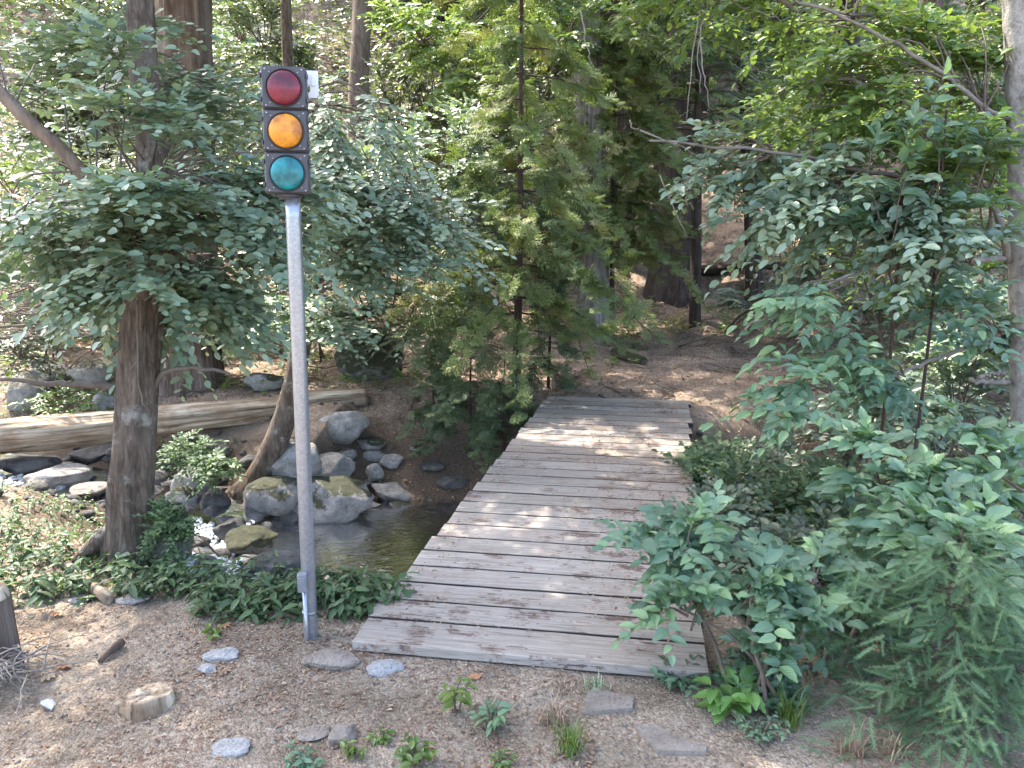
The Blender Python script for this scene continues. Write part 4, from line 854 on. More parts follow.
for (px, py, lab, H, z0, bl, nw, r0, sd, lean) in (
    (516, 398, 'young cedar with slim red-brown trunk at the far left corner of the bridge', 6.5, 1.3, 1.5, 100, .055, 91, (.05, .1)),
    (612, 337, 'bright green young cedar crowding against the right side of the pale grey trunk', 8.2, 2.1, 1.35, 230, .045, 92, (.1, .1)),
    (548, 388, 'small cedar sapling between the young cedar and the grey trunk', 2.2, .25, .5, 36, .022, 93, (0, 0)),
    (470, 440, 'leafy cedar sapling left of the bridge above the dirt bank', 1.8, .30, .55, 36, .020, 94, (.05, 0)),
    (435, 428, 'shorter cedar sapling nearest the bare dirt bank', 1.3, .2, .45, 30, .016, 95, (-.05, 0)),
    (505, 452, 'low cedar sapling hugging the left edge of the bridge', 1.1, .12, .45, 28, .016, 96, (0, 0)),
    (455, 352, 'cedar sapling behind the two saplings on the dirt bank', 2.2, .3, .55, 34, .02, 97, (0, 0))):
    b = gnd(px, py); e = empty('young_cedar' if H > 3 else 'cedar_sapling', b, lab, 'tree', 'young cedars beside the bridge')
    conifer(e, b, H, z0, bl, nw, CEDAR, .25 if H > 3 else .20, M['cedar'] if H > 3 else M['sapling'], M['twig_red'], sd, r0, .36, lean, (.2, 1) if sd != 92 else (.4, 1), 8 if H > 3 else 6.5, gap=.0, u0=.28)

# ------------------------------------------------------------------ right side
RB = np.array((at(1030, 545, 5.0)[0], 5.0, 0)); RB[2] = hz(RB[0], RB[1])
t_r = empty('pale_alder_tree', RB, 'pale speckled trunk at the right edge with boughs reaching over the bridge', 'tree')
wr = lambda p: m_px(p, 5.0) / 2
rp = [RB - (0, 0, .2), RB, at(1030, 470, 5), at(1027, 380, 5), at(1026, 260, 5), at(1026, 130, 5), at(1023, 0, 5), at(1012, -200, 5), at(1000, -600, 5)]
trunk_mesh('trunk', rp, [wr(44), wr(36), wr(29), wr(29), wr(30), wr(31), wr(32), wr(28), wr(12)], M['bark_pale'], t_r, 32, .06, 6, 80, .10)
g = Geo()
for q, a, b in (([at(1008, 118, 5), at(985, 108, 4.9), at(950, 78, 4.9), at(905, 50, 4.9), at(850, 20, 5), at(800, 0, 5), at(740, -30, 5)], 4.8, 2.2), ([at(1008, 150, 5), at(960, 128, 4.9), at(900, 100, 5), at(850, 80, 5.2), at(800, 78, 5.3)], 6, 2.5),
                ([at(1008, 262, 5), at(1002, 230, 4.9), at(985, 195, 4.9), at(930, 180, 4.9), at(860, 170, 5), at(770, 150, 5.1), at(650, 140, 5.2)], 8, 2), ([at(1009, 382, 5), at(990, 382, 4.85), at(973, 380, 4.75)], 6, 5), ([at(978, 378, 4.78), at(990, 374, 4.8), at(1008, 372, 4.9)], 4, 3),
                ([at(1010, 495, 5), at(990, 493, 4.9), at(965, 490, 4.8)], 4, 2.5), ([at(1008, 258, 5), at(965, 260, 4.8), at(910, 258, 4.7), at(850, 275, 4.6), at(790, 300, 4.5), at(745, 330, 4.4)], 6, 2), ([at(1008, 330, 5), at(960, 350, 4.7), at(900, 372, 4.5), at(830, 396, 4.2)], 5, 2)):
    tube(g, curve(q, 24, .012, random.Random(9)), np.linspace(wr(a), wr(b), 24), 8)
g.build('limbs', M['limb_grey'], t_r, origin=t_r.location)
rb_ = [blob(900, 90, 5.1, 110, 60, .5), blob(800, 120, 5.4, 90, 60, .5), blob(840, 215, 4.8, 100, 50, .4), blob(930, 250, 4.6, 80, 50, .4), blob(770, 240, 5.0, 70, 45, .4), blob(960, 170, 4.7, 50, 50, .3), blob(720, 170, 5.3, 60, 35, .3), blob(960, 40, 5.4, 60, 40, .5)]
rr_ = [at(950, 78, 4.9), at(900, 100, 5), at(930, 180, 4.9), at(965, 260, 4.8), at(860, 170, 5), at(985, 195, 4.9), at(770, 150, 5.1), at(985, 108, 4.9)]
up_i, lo_i = (0, 1, 5, 7), (2, 3, 4, 6)
broadleaf(t_r, [rb_[k] for k in up_i], [15, 15, 10, 12], 8, 9, .084, LEAF, M['bright'], M['twig'], 105, [rr_[k] for k in up_i], .007, (.2, .42), (.3, 1), crown='upper_foliage')
broadleaf(t_r, [rb_[k] for k in lo_i], [15, 12, 12, 10], 7, 9, .092, LEAF, M['alder'], M['twig'], 101, [rr_[k] for k in lo_i], .008, (.2, .42), (.2, 1))
broadleaf(t_r, [blob(830, 330, 4.4, 80, 40, .3), blob(900, 380, 4.3, 70, 35, .3), blob(780, 390, 4.0, 70, 40, .25), blob(960, 320, 4.5, 50, 40, .3)], [5, 6, 5, 5], 5, 8, .095, LEAF_F, M['near'], M['twig'], 102, [at(850, 275, 4.6), at(900, 372, 4.5), at(830, 396, 4.2), at(1000, 335, 4.9)], .007, (.2, .4), (.2, 1), crown='lower_foliage')
broadleaf(t_r, [wblob(3.0, 5.2, 5.0, 1.7, 1.6, 1.0), wblob(1.8, 5.2, 6.2, 1.8, 1.7, 1.1), wblob(3.8, 4.6, 6.6, 1.8, 1.6, 1.2)], 22, 7, 10, .11, LEAF, M['bright'], M['twig'], 103, [rp[7], rp[8], rp[8]], .025, (.3, .6), (.2, 1), crown='unseen_shade_crown')  # crown above the view, added as an overhead shade canopy
broadleaf(t_r, [blob(700, 20, 5.6, 80, 25, .4), blob(830, 40, 5.7, 110, 35, .5), blob(640, 10, 5.8, 50, 20, .3)], [8, 10, 5], 6, 9, .085, LEAF, M['bright'], M['twig'], 104, [at(800, 0, 5), at(850, 20, 5), at(740, -30, 5)], .008, (.2, .4), (.4, 1), crown='sunlit_foliage')
# dangling bare twigs
g = Geo(); rs = random.Random(8)
for (x0, y0, x1, y1) in ((705, -10, 688, 120), (712, -10, 700, 95), (700, 40, 712, 110), (640, 130, 735, 172), (735, 172, 770, 195), (630, 120, 640, 132), (660, 175, 690, 240), (700, 170, 665, 200), (580, 10, 590, 70), (720, 0, 780, 20)):
    q = [at(x0, y0, 5.4), at((x0 + x1) / 2 + rs.uniform(-8, 8), (y0 + y1) / 2, 5.4), at(x1, y1, 5.4)]; g = Geo(); tube(g, curve(q, 12, .012, rs), np.linspace(.006, .002, 12), 5); g.build('bare_twig', M['twig_pale'], t_r, origin=t_r.location)

shrub('hillside_shrub', 'dense shrub with pale sunlit leaves on the slope at upper right', (4.4, 8.3), [blob(830, 130, 8, 90, 60, .8), blob(930, 110, 8, 90, 70, .8), blob(900, 220, 7.6, 90, 60, .7), blob(990, 200, 7.6, 70, 80, .7), blob(960, 320, 7.2, 80, 60, .6)], 14, 7, 11, .10, LEAF, 'bright', 111, (.1, .9))
shrub('streamside_shrub', 'dark shrub in the shade under the right boughs beyond the creek', (3.3, 7.4), [blob(930, 400, 6.6, 80, 50, .6), blob(850, 440, 6.4, 70, 40, .5), blob(760, 465, 6.6, 60, 30, .4), blob(985, 440, 6.2, 60, 60, .5)], 16, 7, 11, .065, LEAF, 'shrub', 112, (0, .7))
shrub('slope_shrub', 'small leafy shrub beside the path right of the bare stems', (3.4, 12.2), [blob(760, 300, 11, 45, 30, .5), blob(800, 280, 11.5, 50, 35, .5)], 10, 6, 10, .10, LEAF, 'shrub', 113)
shrub('creek_edge_shrub', 'low shrub overhanging the creek just right of the bridge', (2.35, 5.3), [blob(745, 500, 5.0, 50, 35, .35), blob(800, 520, 4.6, 60, 40, .35), blob(850, 500, 4.6, 60, 45, .35), blob(720, 470, 5.6, 35, 25, .3)], 15, 7, 10, .070, LEAF, 'cover', 114, (0, .8))
shrub('bramble_thicket', 'dark low thicket along the right edge of the bridge behind the hazel bush', (1.9, 4.2), [blob(760, 560, 3.9, 50, 40, .3), blob(720, 520, 4.3, 30, 34, .25), blob(820, 560, 3.9, 60, 45, .3), blob(770, 480, 5.4, 50, 26, .3)], 18, 7, 9, .060, LEAF, 'shrub', 117, (0, .8), .006, (.15, .3))
shrub('bramble_thicket', 'low thicket filling the gap between the hazel bush and the fir sapling', (1.35, 2.9), [blob(850, 620, 3.2, 55, 45, .22), blob(830, 690, 2.9, 45, 32, .18), blob(890, 560, 3.5, 60, 40, .25), blob(770, 700, 2.75, 40, 28, .12)], 18, 6, 8, .050, LEAF, 'near', 118, (0, .9), .005, (.10, .22))
shrub('bramble_thicket', 'leafy thicket behind the fir saplings at the right edge', (2.6, 4.1), [blob(980, 600, 4.0, 60, 50, .3), blob(1010, 520, 4.1, 40, 50, .3), blob(930, 600, 4.1, 50, 40, .25), blob(1000, 680, 3.6, 50, 30, .2)], 15, 6, 9, .060, LEAF, 'bright', 119, (.1, .9), .006, (.15, .3))
shrub('alder_bush', 'mid-height bush of blue-green leaves between the sapling stems and the pale trunk', (3.4, 5.8), [blob(955, 395, 5.4, 55, 45, .35), blob(890, 400, 5.2, 50, 30, .3), blob(985, 330, 5.3, 36, 45, .3)], 15, 6, 9, .085, LEAF, 'alder', 120, (.1, .9), .007, (.2, .4))
shrub('hazel_bush', 'big-leaved green bush spilling over the near right corner of the bridge', (772, 715), [blob(745, 590, 2.75, 60, 60, .22), blob(700, 545, 2.95, 50, 36, .18), blob(785, 635, 2.7, 46, 44, .2), blob(690, 600, 2.78, 36, 36, .14), blob(655, 540, 3.05, 40, 22, .14), blob(810, 570, 2.9, 50, 45, .2)], [8, 7, 7, 5, 5, 7], 5, 7, .078, LEAF_F, 'near', 115, (.15, 1), .006, (.10, .24), droop=.3, nst=10, stem=.010)
shrub('alder_bush', 'bush of large veined leaves in front of the pale right trunk', (3.05, 3.75), [blob(945, 500, 3.2, 80, 40, .25), blob(880, 470, 3.5, 60, 40, .25), blob(985, 555, 2.8, 50, 35, .18), blob(920, 540, 3.0, 50, 30, .18), blob(990, 450, 3.4, 45, 40, .2), blob(860, 540, 3.6, 50, 40, .25)], [8, 6, 6, 6, 5, 6], 6, 7, .10, LEAF_F, 'near', 116, (.2, 1), .007, (.14, .30), droop=.3, nst=8)
fb = gnd(938, 722)
e = empty('fir_sapling', fb, 'soft-needled fir sapling at the lower right corner', 'tree')
conifer(e, fb, .76, .06, .62, 90, FIR, .115, M['fir'], M['twig_red'], 121, .014, .22, (.02, .02), (0, .7), 8.0, taper=.55, sides=10)
e2b = gnd(1005, 690); e = empty('fir_sapling', e2b, 'smaller fir sapling at the right edge beside the larger one', 'tree')
conifer(e, e2b, .52, .05, .45, 60, FIR, .105, M['fir'], M['twig_red'], 122, .011, .22, (0, 0), (0, .7), 8.0, taper=.5, sides=10)
for (px, py, H, lab, sd) in ((912, 470, 2.1, 'thin dark sapling stem with few large leaves before the right thicket', 131), (880, 430, 2.0, 'thin upright sapling stem behind the large leaves at right', 132)):
    b = gnd(px, py); b = np.array((at(px, py, 4.6)[0], 4.6, 0)); b[2] = hz(b[0], b[1]); e = empty('alder_sapling', b, lab, 'tree')
    trunk_mesh('trunk', [b - (0, 0, .1), b + (0, 0, .6), b + (.02, 0, 1.8), b + (-.02, 0, 3.0)], [.014, .012, .009, .005], M['twig_red'], e, 10, .05, sd, 20)
    broadleaf(e, [wblob(b[0], b[1], b[2] + 2.6, .35, .3, .5)], 8, 4, 6, .11, LEAF_F, M['near'], M['twig'], sd, b + np.array((0, 0, 2.0)), .006, (.15, .3), (0, .7), crown='foliage')

# ------------------------------------------------------------------ logs, stumps
def log_obj(name, p, q, r0, r1, label, mat, seed, cat='log', sides=32, n=60, rough=.12, sag=0, lump=.12, group=None):
    p, q = np.array(p, float), np.array(q, float); d = Vector(q - p); L = d.length
    g = Geo(); t = np.linspace(0, 1, n); P = np.stack([.02 * L * np.sin(t * 5 + seed) * .3, sag * np.sin(t * np.pi), t * L], 1)
    tube(g, P, np.linspace(r0, r1, n), sides, rough=rough, seed=seed, lump=lump)
    o = g.build(name, mat); o.location = p; o.rotation_mode = 'QUATERNION'; o.rotation_quaternion = d.to_track_quat('Z', 'Y')
    return tag(o, label, cat, group)
l0 = at(-90, 446, 6.9); l1 = at(366, 399, 8.3)
log_obj('fallen_log', l0, l1, m_px(20, 6.9), m_px(11, 8.3), 'long bleached fallen log lying across the creek at left', M['log'], 2, n=120, rough=.22, sides=48, lump=.2)
b = gnd(628, 361); log_obj('short_log', gnd(614, 356) + (0, 0, .06), gnd(644, 365) + (0, 0, .05), .075, .06, 'short mossy log lying beside the path beyond the bridge', M['rock_green'], 3, n=24)
log_obj('slope_log', gnd(700, 276) + (0, 0, .1), gnd(792, 270) + (0, 0, .1), .11, .08, 'dark fallen log on the needle-covered slope behind the thick trunk', M['bark_dark'], 4, n=30)
log_obj('bank_log', gnd(262, 330) + (0, 0, .1), gnd(372, 322) + (0, 0, .15), .10, .06, 'thin grey log lying on the litter slope behind the signal pole', M['bark_cedar'], 5, n=30)
log_obj('branch_piece', gnd(100, 664) + (0, 0, .012), gnd(122, 648) + (0, 0, .022), .010, .019, 'broken stub of branch lying on the dirt at left', M['bark_cedar'], 6, 'stick', 14, 14, .2)
log_obj('driftwood', gnd(112, 604) + (0, 0, .02), gnd(38, 548) + (0, 0, .03), .03, .018, 'grey root stick among the green ground cover at left', M['log'], 7, 'stick', 12, 16, .2)

def stump(name, px, py, r, h, label, seed, hollow=True, mat='stump'):
    b = gnd(px, py); rs = random.Random(seed); e = empty(name, b, label, 'stump'); S = 48; g = Geo()
    a = np.linspace(0, 2 * np.pi, S, endpoint=False); pr = 1 + .20 * fbm(np.cos(a) * 1.3 + seed, np.sin(a) * 1.3 + 4, 3, seed)
    rows = []
    for (f, z) in ((1.22, -.05), (1.12, 0), (1.03, h * .5), (1.0, h * .92), (.965, h)):
        zz = z + (.012 * np.cos(a + 1) if z > h * .4 else 0)
        rows.append(np.stack([r * pr * f * np.cos(a), r * pr * f * np.sin(a), zz + 0 * a], 1))
    for (f, z) in (((.55, h - .004), (.33, h - .006), (.26, h - .03), (.0, h - .035)) if hollow else ((.6, h + .002), (.3, h + .001), (0, h))):
        rows.append(np.stack([r * pr * f * np.cos(a) - .1 * r * (f < .5), r * pr * f * (.62 if f < .5 and hollow else 1) * np.sin(a), z + .012 * np.cos(a + 1) * f], 1))
    V = np.concatenate(rows); n = len(rows); k = np.arange(S)
    Q = np.concatenate([np.stack([l * S + k, l * S + (k + 1) % S, l * S + S + (k + 1) % S, l * S + S + k], 1) for l in range(n - 1)])
    g.add(V, Q); g.build('trunk', M[mat], e); return e, b
e, b = stump('tree_stump', 150, 706, .088, .048, 'low sawn grey stump with a hollow heart in the dirt foreground', 5)
g = Geo(); P = [(-.135, -.045, .0), (-.035, -.075, .02), (-.05, .01, .02)]
pts = [(-.135, -.03, -.01), (-.03, -.100, -.01), (-.015, -.075, -.01), (-.115, -.005, -.01)]
V = [(x, y, -.02) for x, y, z in pts] + [(x * .96, y * .96, .022 + .010 * i % .02) for i, (x, y, z) in enumerate(pts)]
g.add(V, [(0, 1, 5, 4), (1, 2, 6, 5), (2, 3, 7, 6), (3, 0, 4, 7), (4, 5, 6, 7)]); g.build('split_wedge', M['stump'], e, smooth=False)
e, b = stump('tree_stump', -6, 668, .10, .34, 'taller cut stump at the left edge with dry twigs around it', 9, False, 'bark_cedar')
g = Geo(); S = 24; a = np.linspace(0, 2 * np.pi, S, endpoint=False)
g.add(np.concatenate([np.stack([.07 * np.cos(a) + .03, .07 * np.sin(a) - .02, .372 + 0 * a], 1), np.stack([.08 * np.cos(a) + .03, .08 * np.sin(a) - .02, .33 + 0 * a], 1), [(.03, -.02, .374)]]), [(k, S + k, S + (k + 1) % S, (k + 1) % S) for k in range(S)], [(2 * S, k, (k + 1) % S) for k in range(S)])
g.build('cut_face', M['stump'], e)
rs = random.Random(3); hb = gnd(18, 690); e = empty('dry_twig_pile', hb, 'tangled heap of dry twigs at the foot of the left edge stump', 'twigs'); g = Geo()
for k in range(70):
    a = rs.uniform(0, 6.28); p = np.array((rs.gauss(-.06, .08), rs.gauss(0, .07), rs.uniform(.0, .16))); l = rs.uniform(.08, .26); d = np.array((math.cos(a), math.sin(a), rs.uniform(-.7, .5)))
    q = p + d * l; q[2] = max(.005, q[2]); tube(g, curve([p, (p + q) / 2 + (0, 0, .02), q], 7, .008, rs), np.linspace(.0045, .0012, 7), 5)
g.build('twigs', M['twig_pale'], e)

# dead grey brush on the left slope
rs = random.Random(31); eb = np.array((at(30, 330, 7.8)[0], 7.8, 0)); eb[2] = hz(eb[0], eb[1]); e = empty('dead_brush', eb, 'tangle of bare grey branches behind the left tree above the log', 'brush'); g = Geo()
for k in range(150):
    p = at(rs.uniform(-60, 150), rs.uniform(215, 350), 7.8 + rs.uniform(-.7, .7)); a = rs.uniform(-.6, .6) + (math.pi if rs.random() < .5 else 0); l = rs.uniform(.4, 1.3); d = np.array((math.cos(a), rs.uniform(-.4, .4), rs.uniform(-.15, .4)))
    tube(g, curve([p, p + d * l * .5 + (0, 0, rs.gauss(0, .06)), p + d * l], 8, .02, rs), np.linspace(rs.uniform(.006, .016), .002, 8), 5, cap=False)
g.build('branches', M['twig'], e, origin=e.location)

# ------------------------------------------------------------------ stones
bmI = bmesh.new(); bmesh.ops.create_icosphere(bmI, subdivisions=4, radius=1.0)
ICO_V = np.array([v.co[:] for v in bmI.verts]); ICO_F = np.array([[v.index for v in f.verts] for f in bmI.faces]); bmI.free()
def rock(px, py, wpx, hpx, label, mat, seed, name='boulder', cat='rock', depth=.8, rot=0, flat=.0, group=None, Yover=None, sink=.12, tilt=0):
    """px,py = middle of its foot in the photo; wpx,hpx = size seen"""
    b = gnd(px, py) if Yover is None else np.array((at(px, py, Yover)[0], Yover, at(px, py, Yover)[2]))
    D = np.linalg.norm(b - np.array((0, 0, CAM_H))); wx = m_px(wpx, D) / 2; hzv = m_px(hpx, D) / 2
    rs = random.Random(seed); V = ICO_V.copy(); off = Vector((rs.uniform(0, 99), rs.uniform(0, 99), rs.uniform(0, 99)))
    # cut a few facets, then add noise
    for k in range(9):
        nrm_ = np.array([rs.gauss(0, 1) for _ in range(3)]); nrm_ /= np.linalg.norm(nrm_); lim = rs.uniform(.62, .9)
        dd_ = V @ nrm_; V = V - np.maximum(dd_ - lim, 0)[:, None] * nrm_[None] * .88
    disp = np.array([mnoise.fractal(Vector(v) * 1.3 + off, 1.0, 2.0, 4) for v in ICO_V])
    fine = np.array([mnoise.noise(Vector(v) * 7 + off) for v in ICO_V])
    V = V * (1 + .16 * disp + (.055 if mat == 'rock_green' else .03) * fine)[:, None]
    V[:, 2] = np.where(V[:, 2] > 0, V[:, 2] * (1 - flat), V[:, 2])
    V = V * np.array((wx * 1.08, wx * depth, hzv * 1.08))[None]
    ct, st = math.cos(tilt), math.sin(tilt); V = np.stack([V[:, 0] * ct - V[:, 2] * st, V[:, 1], V[:, 0] * st + V[:, 2] * ct], 1)
    cr, sr = math.cos(rot), math.sin(rot); V = np.stack([V[:, 0] * cr - V[:, 1] * sr, V[:, 0] * sr + V[:, 1] * cr, V[:, 2]], 1)
    g = Geo(); g.add(V + np.array((0, 0, hzv * (1 - 2 * sink))), None, ICO_F)
    o = g.build(name, M[mat]); o.location = [float(c) for c in b + np.array((0, wx * depth * .6, 0))]
    return tag(o, label, cat, group)
G1 = 'boulders along the creek'
for args in (
    (340, 446, 50, 42, 'large grey boulder leaning at the end of the fallen log', 'rock', 1, .7, 0, .1),
    (292, 492, 52, 56, 'pale blue-grey boulder directly behind the signal pole', 'rock', 2, .7, .3, .0),
    (328, 485, 44, 32, 'rounded grey boulder right of the pale one by the pole', 'rock', 3, .8, 0, .1),
    (318, 528, 92, 50, 'broad slabby boulder overhanging the pool beside the pole', 'rock_moss', 4, .7, .1, .1),
    (275, 514, 62, 36, 'moss-streaked rounded boulder at the foot of the leaning tree', 'rock_moss', 5, .8, 0, .1),
    (392, 502, 40, 18, 'flat tilted grey slab on the bank above the pool', 'rock', 6, .8, 0, .2, -.35),
    (374, 484, 20, 20, 'small upright stone left of the tilted slab', 'rock', 7, .8, 0, 0),
    (390, 470, 26, 15, 'oval grey stone behind the tilted slab', 'rock', 8, .8, 0, .1),
    (373, 463, 22, 14, 'pale blue stone resting among the bank stones', 'rock', 9, .8, 0, .1),
    (369, 452, 30, 16, 'grey flattened stone highest of the bank stones', 'rock_moss', 10, .8, 0, .2),
    (344, 462, 20, 15, 'small dull stone between the big boulder and the bank stones', 'rock_moss', 11, .8, 0, 0),
    (432, 474, 24, 12, 'low brown-grey stone half buried in the dirt bank', 'rock_dark', 12, .8, 0, .3),
    (452, 490, 32, 14, 'dark flat stone beside the left edge of the bridge', 'rock_dark', 13, .8, 0, .3),
    (420, 452, 20, 8, 'thin flat stone lying on the bare dirt slope', 'rock_moss', 14, .8, 0, .4),
    (366, 515, 26, 14, 'small stone at the pool edge below the tilted slab', 'rock', 15, .8, 0, .2),
    (400, 512, 22, 12, 'low stone at the pool edge right of the others', 'rock_moss', 16, .8, 0, .3),
    (370, 380, 64, 50, 'dark mossy boulder up the slope behind the leaning tree', 'rock_green', 17, .8, 0, .0),
    (190, 494, 46, 28, 'smooth dark grey boulder in the creek right of the left tree', 'rock', 18, .8, .3, .1),
    (212, 512, 32, 22, 'round wet stone beside the smooth dark boulder', 'rock_dark', 19, .8, 0, .1),
    (177, 508, 36, 20, 'low mossy stone touching the left tree foot', 'rock_moss', 20, .8, 0, .2),
    (228, 542, 30, 24, 'dark wet stone splitting the white water', 'rock_dark', 21, .8, .5, .1),
    (247, 556, 46, 28, 'green moss-covered stone beside the white water', 'rock_green', 22, .8, .2, .1),
    (270, 580, 60, 22, 'low dark wet rock shelf at the near edge of the pool', 'rock_dark', 23, .8, .2, .3),
    (166, 566, 40, 66, 'tall moss-covered hump against the right side of the left tree', 'rock_green', 24, .8, 0, 0),
    (52, 492, 50, 24, 'rounded blue-grey boulder in the creek at far left', 'rock', 25, .8, .2, .1),
    (86, 500, 34, 16, 'sunlit tan flat stone left of the left tree', 'rock_tan', 26, .8, 0, .3),
    (18, 474, 50, 16, 'dark low boulder under the log at far left', 'rock_dark', 27, .8, 0, .2),
    (92, 462, 40, 16, 'shaded stone beneath the fallen log', 'rock_dark', 28, .8, 0, .2),
    (92, 386, 46, 26, 'pale grey boulder beyond the fallen log at left', 'rock_moss', 29, .8, .2, .1),
    (48, 390, 40, 24, 'grey boulder farther left beyond the fallen log', 'rock_dark', 30, .8, 0, .1),
    (22, 412, 34, 36, 'brownish boulder at the left edge beyond the log', 'rock_moss', 31, .8, 0, .1),
    (104, 414, 22, 22, 'small pale boulder just above the log', 'rock', 32, .8, 0, .1),
    (262, 392, 34, 22, 'mossy boulder on the bank above the log end', 'rock_moss', 33, .8, 0, .1),
    (800, 612, 50, 34, 'grey rock glimpsed behind the fir sapling', 'rock', 34, .8, 0, .1)):
    px, py, wp, hp, lab, mt, sd, dep, rt, fl = args[:10]
    rock(px, py, wp, hp, lab, mt, sd, 'boulder', 'rock', dep, rt, fl, G1, tilt=args[10] if len(args) > 10 else 0)
for (px, py, wp, hp, lab, mt, sd, rt) in (
    (384, 676, 32, 14, 'flat pale grey stone set in the dirt before the bridge', 'rock_pale', 51, .2), (328, 670, 50, 18, 'low weathered stone slab poking out of the dirt at the pole foot', 'rock_tan', 52, .0), (342, 745, 28, 22, 'small blocky stone in the foreground dirt', 'rock_tan', 53, .4),
    (228, 756, 32, 9, 'flat whitish stone at the bottom left foreground', 'rock_pale', 54, 0), (218, 662, 30, 10, 'half-buried pale stone left of the pole', 'rock_pale', 55, 0), (205, 673, 18, 8, 'tiny pale stone just below the half-buried one', 'rock_pale', 56, 0), (312, 742, 30, 8, 'buried sandy stone left of the blocky stone', 'rock_tan', 57, .3),
    (130, 604, 28, 9, 'grey stone at the edge of the left ground cover', 'rock', 58, 0), (78, 604, 20, 8, 'small stone at the edge of the left ground cover', 'rock', 59, 0)):
    rock(px, py, wp, hp, lab, mt, sd, 'stone', 'stone', .8, rt, .45, 'stones in the foreground dirt', sink=.3)
def flag(px, py, outline, label, seed):
    b = gnd(px, py); rs = random.Random(seed); g = Geo(); P = [gnd(px + dx, py + dy) - b for dx, dy in outline]
    n = len(P); top_ = [p * .97 + np.array((0, 0, .018 + rs.uniform(-.003, .003))) for p in P]; low = [p - np.array((0, 0, .04)) for p in P]; mid_ = [p + np.array((0, 0, .008)) for p in P]
    V = low + mid_ + top_ + [sum(top_) / n]; Q = [(l * n + k, l * n + (k + 1) % n, l * n + n + (k + 1) % n, l * n + n + k) for l in (0, 1) for k in range(n)]
    T = [(3 * n, 2 * n + k, 2 * n + (k + 1) % n) for k in range(n)]
    g.add(np.array(V), Q, T); o = g.build('flagstone', M['rock_tan'], smooth=False); o.location = b; tag(o, label, 'stone', 'flagstones at the bridge foot')
flag(606, 704, [(-24, 14), (-18, -8), (-8, -13), (6, -8), (29, -4), (27, 10), (4, 12)], 'squarish flagstone in the dirt at the foot of the bridge', 1)
flag(668, 744, [(-34, -16), (-12, -14), (4, -4), (40, 8), (38, 14), (-10, 12), (-22, 2)], 'long pointed flagstone nearest the bottom edge', 2)

# cobbles too many to count on the bed and banks
rc = np.random.default_rng(12); g = Geo(); CB = ICO_V[:162] * 1.0
bmI = bmesh.new(); bmesh.ops.create_icosphere(bmI, subdivisions=3, radius=1.0); CV = np.array([v.co[:] for v in bmI.verts]); CF = np.array([[v.index for v in f.verts] for f in bmI.faces]); bmI.free()
for k in range(900):
    t = rc.random(); i = int(t * 259)
    if not -8 < CL[i, 0] < 6: continue
    o = rc.normal(0, .75); x, y = CL[i, :2] + nn[i] * o; r_ = .025 + .10 * rc.random() ** 3; q = rc.uniform(0, 9)
    V = CV.copy()
    for f in range(5):
        nv = rc.normal(size=3); nv /= np.linalg.norm(nv); V = V - np.maximum(V @ nv - rc.uniform(.6, .9), 0)[:, None] * nv[None] * .85
    V = V * (1 + .07 * np.sin(CV[:, ::-1] * 2.6 + q)) * np.array((r_ * rc.uniform(.9, 1.5), r_, r_ * rc.uniform(.5, .8))); a = rc.uniform(0, 6.28); c_, s_ = math.cos(a), math.sin(a)
    V = np.stack([V[:, 0] * c_ - V[:, 1] * s_, V[:, 0] * s_ + V[:, 1] * c_, V[:, 2]], 1)
    g.add(V + np.array((x, y, hz(x, y) + r_ * .2)), None, CF)
tag(g.build('creek_cobbles', M['rock_dark']), 'dark cobbles strewn along the creek bed and banks', 'cobbles', None, 'stuff')
# white water over the stones
bmI = bmesh.new(); bmesh.ops.create_icosphere(bmI, subdivisions=2, radius=1.0); PV0 = np.array([v.co[:] for v in bmI.verts]); PF0 = np.array([[v.index for v in f.verts] for f in bmI.faces]); bmI.free()
rs = random.Random(77); g = Geo()
for (x0, y0, x1, y1, n, sp) in ((192, 522, 206, 545, 120, 10), (204, 545, 204, 566, 200, 14), (204, 566, 218, 572, 50, 12), (-20, 482, 30, 480, 60, 5), (25, 480, 60, 490, 24, 4), (228, 570, 262, 580, 26, 5)):
    for k in range(n):
        t = rs.random(); b = gnd(x0 + (x1 - x0) * t + rs.gauss(0, sp), y0 + (y1 - y0) * t + rs.gauss(0, 4)); lv = float(creek(np.array([b[0]]), np.array([b[1]]))[1][0])
        z = max(b[2], lv) + .004; r_ = rs.uniform(.010, .036); q = rs.randrange(400)
        V = PV0 * (1 + .25 * np.sin(PV0[:, ::-1] * 3 + q)) * np.array((r_, r_ * 1.5, r_ * rs.uniform(.3, .8)))
        g.add(V + np.array((b[0], b[1], z)), None, PF0)
tag(g.build('white_water', M['foam']), 'foaming white water tumbling between the creek stones', 'rapids', None, 'stuff')

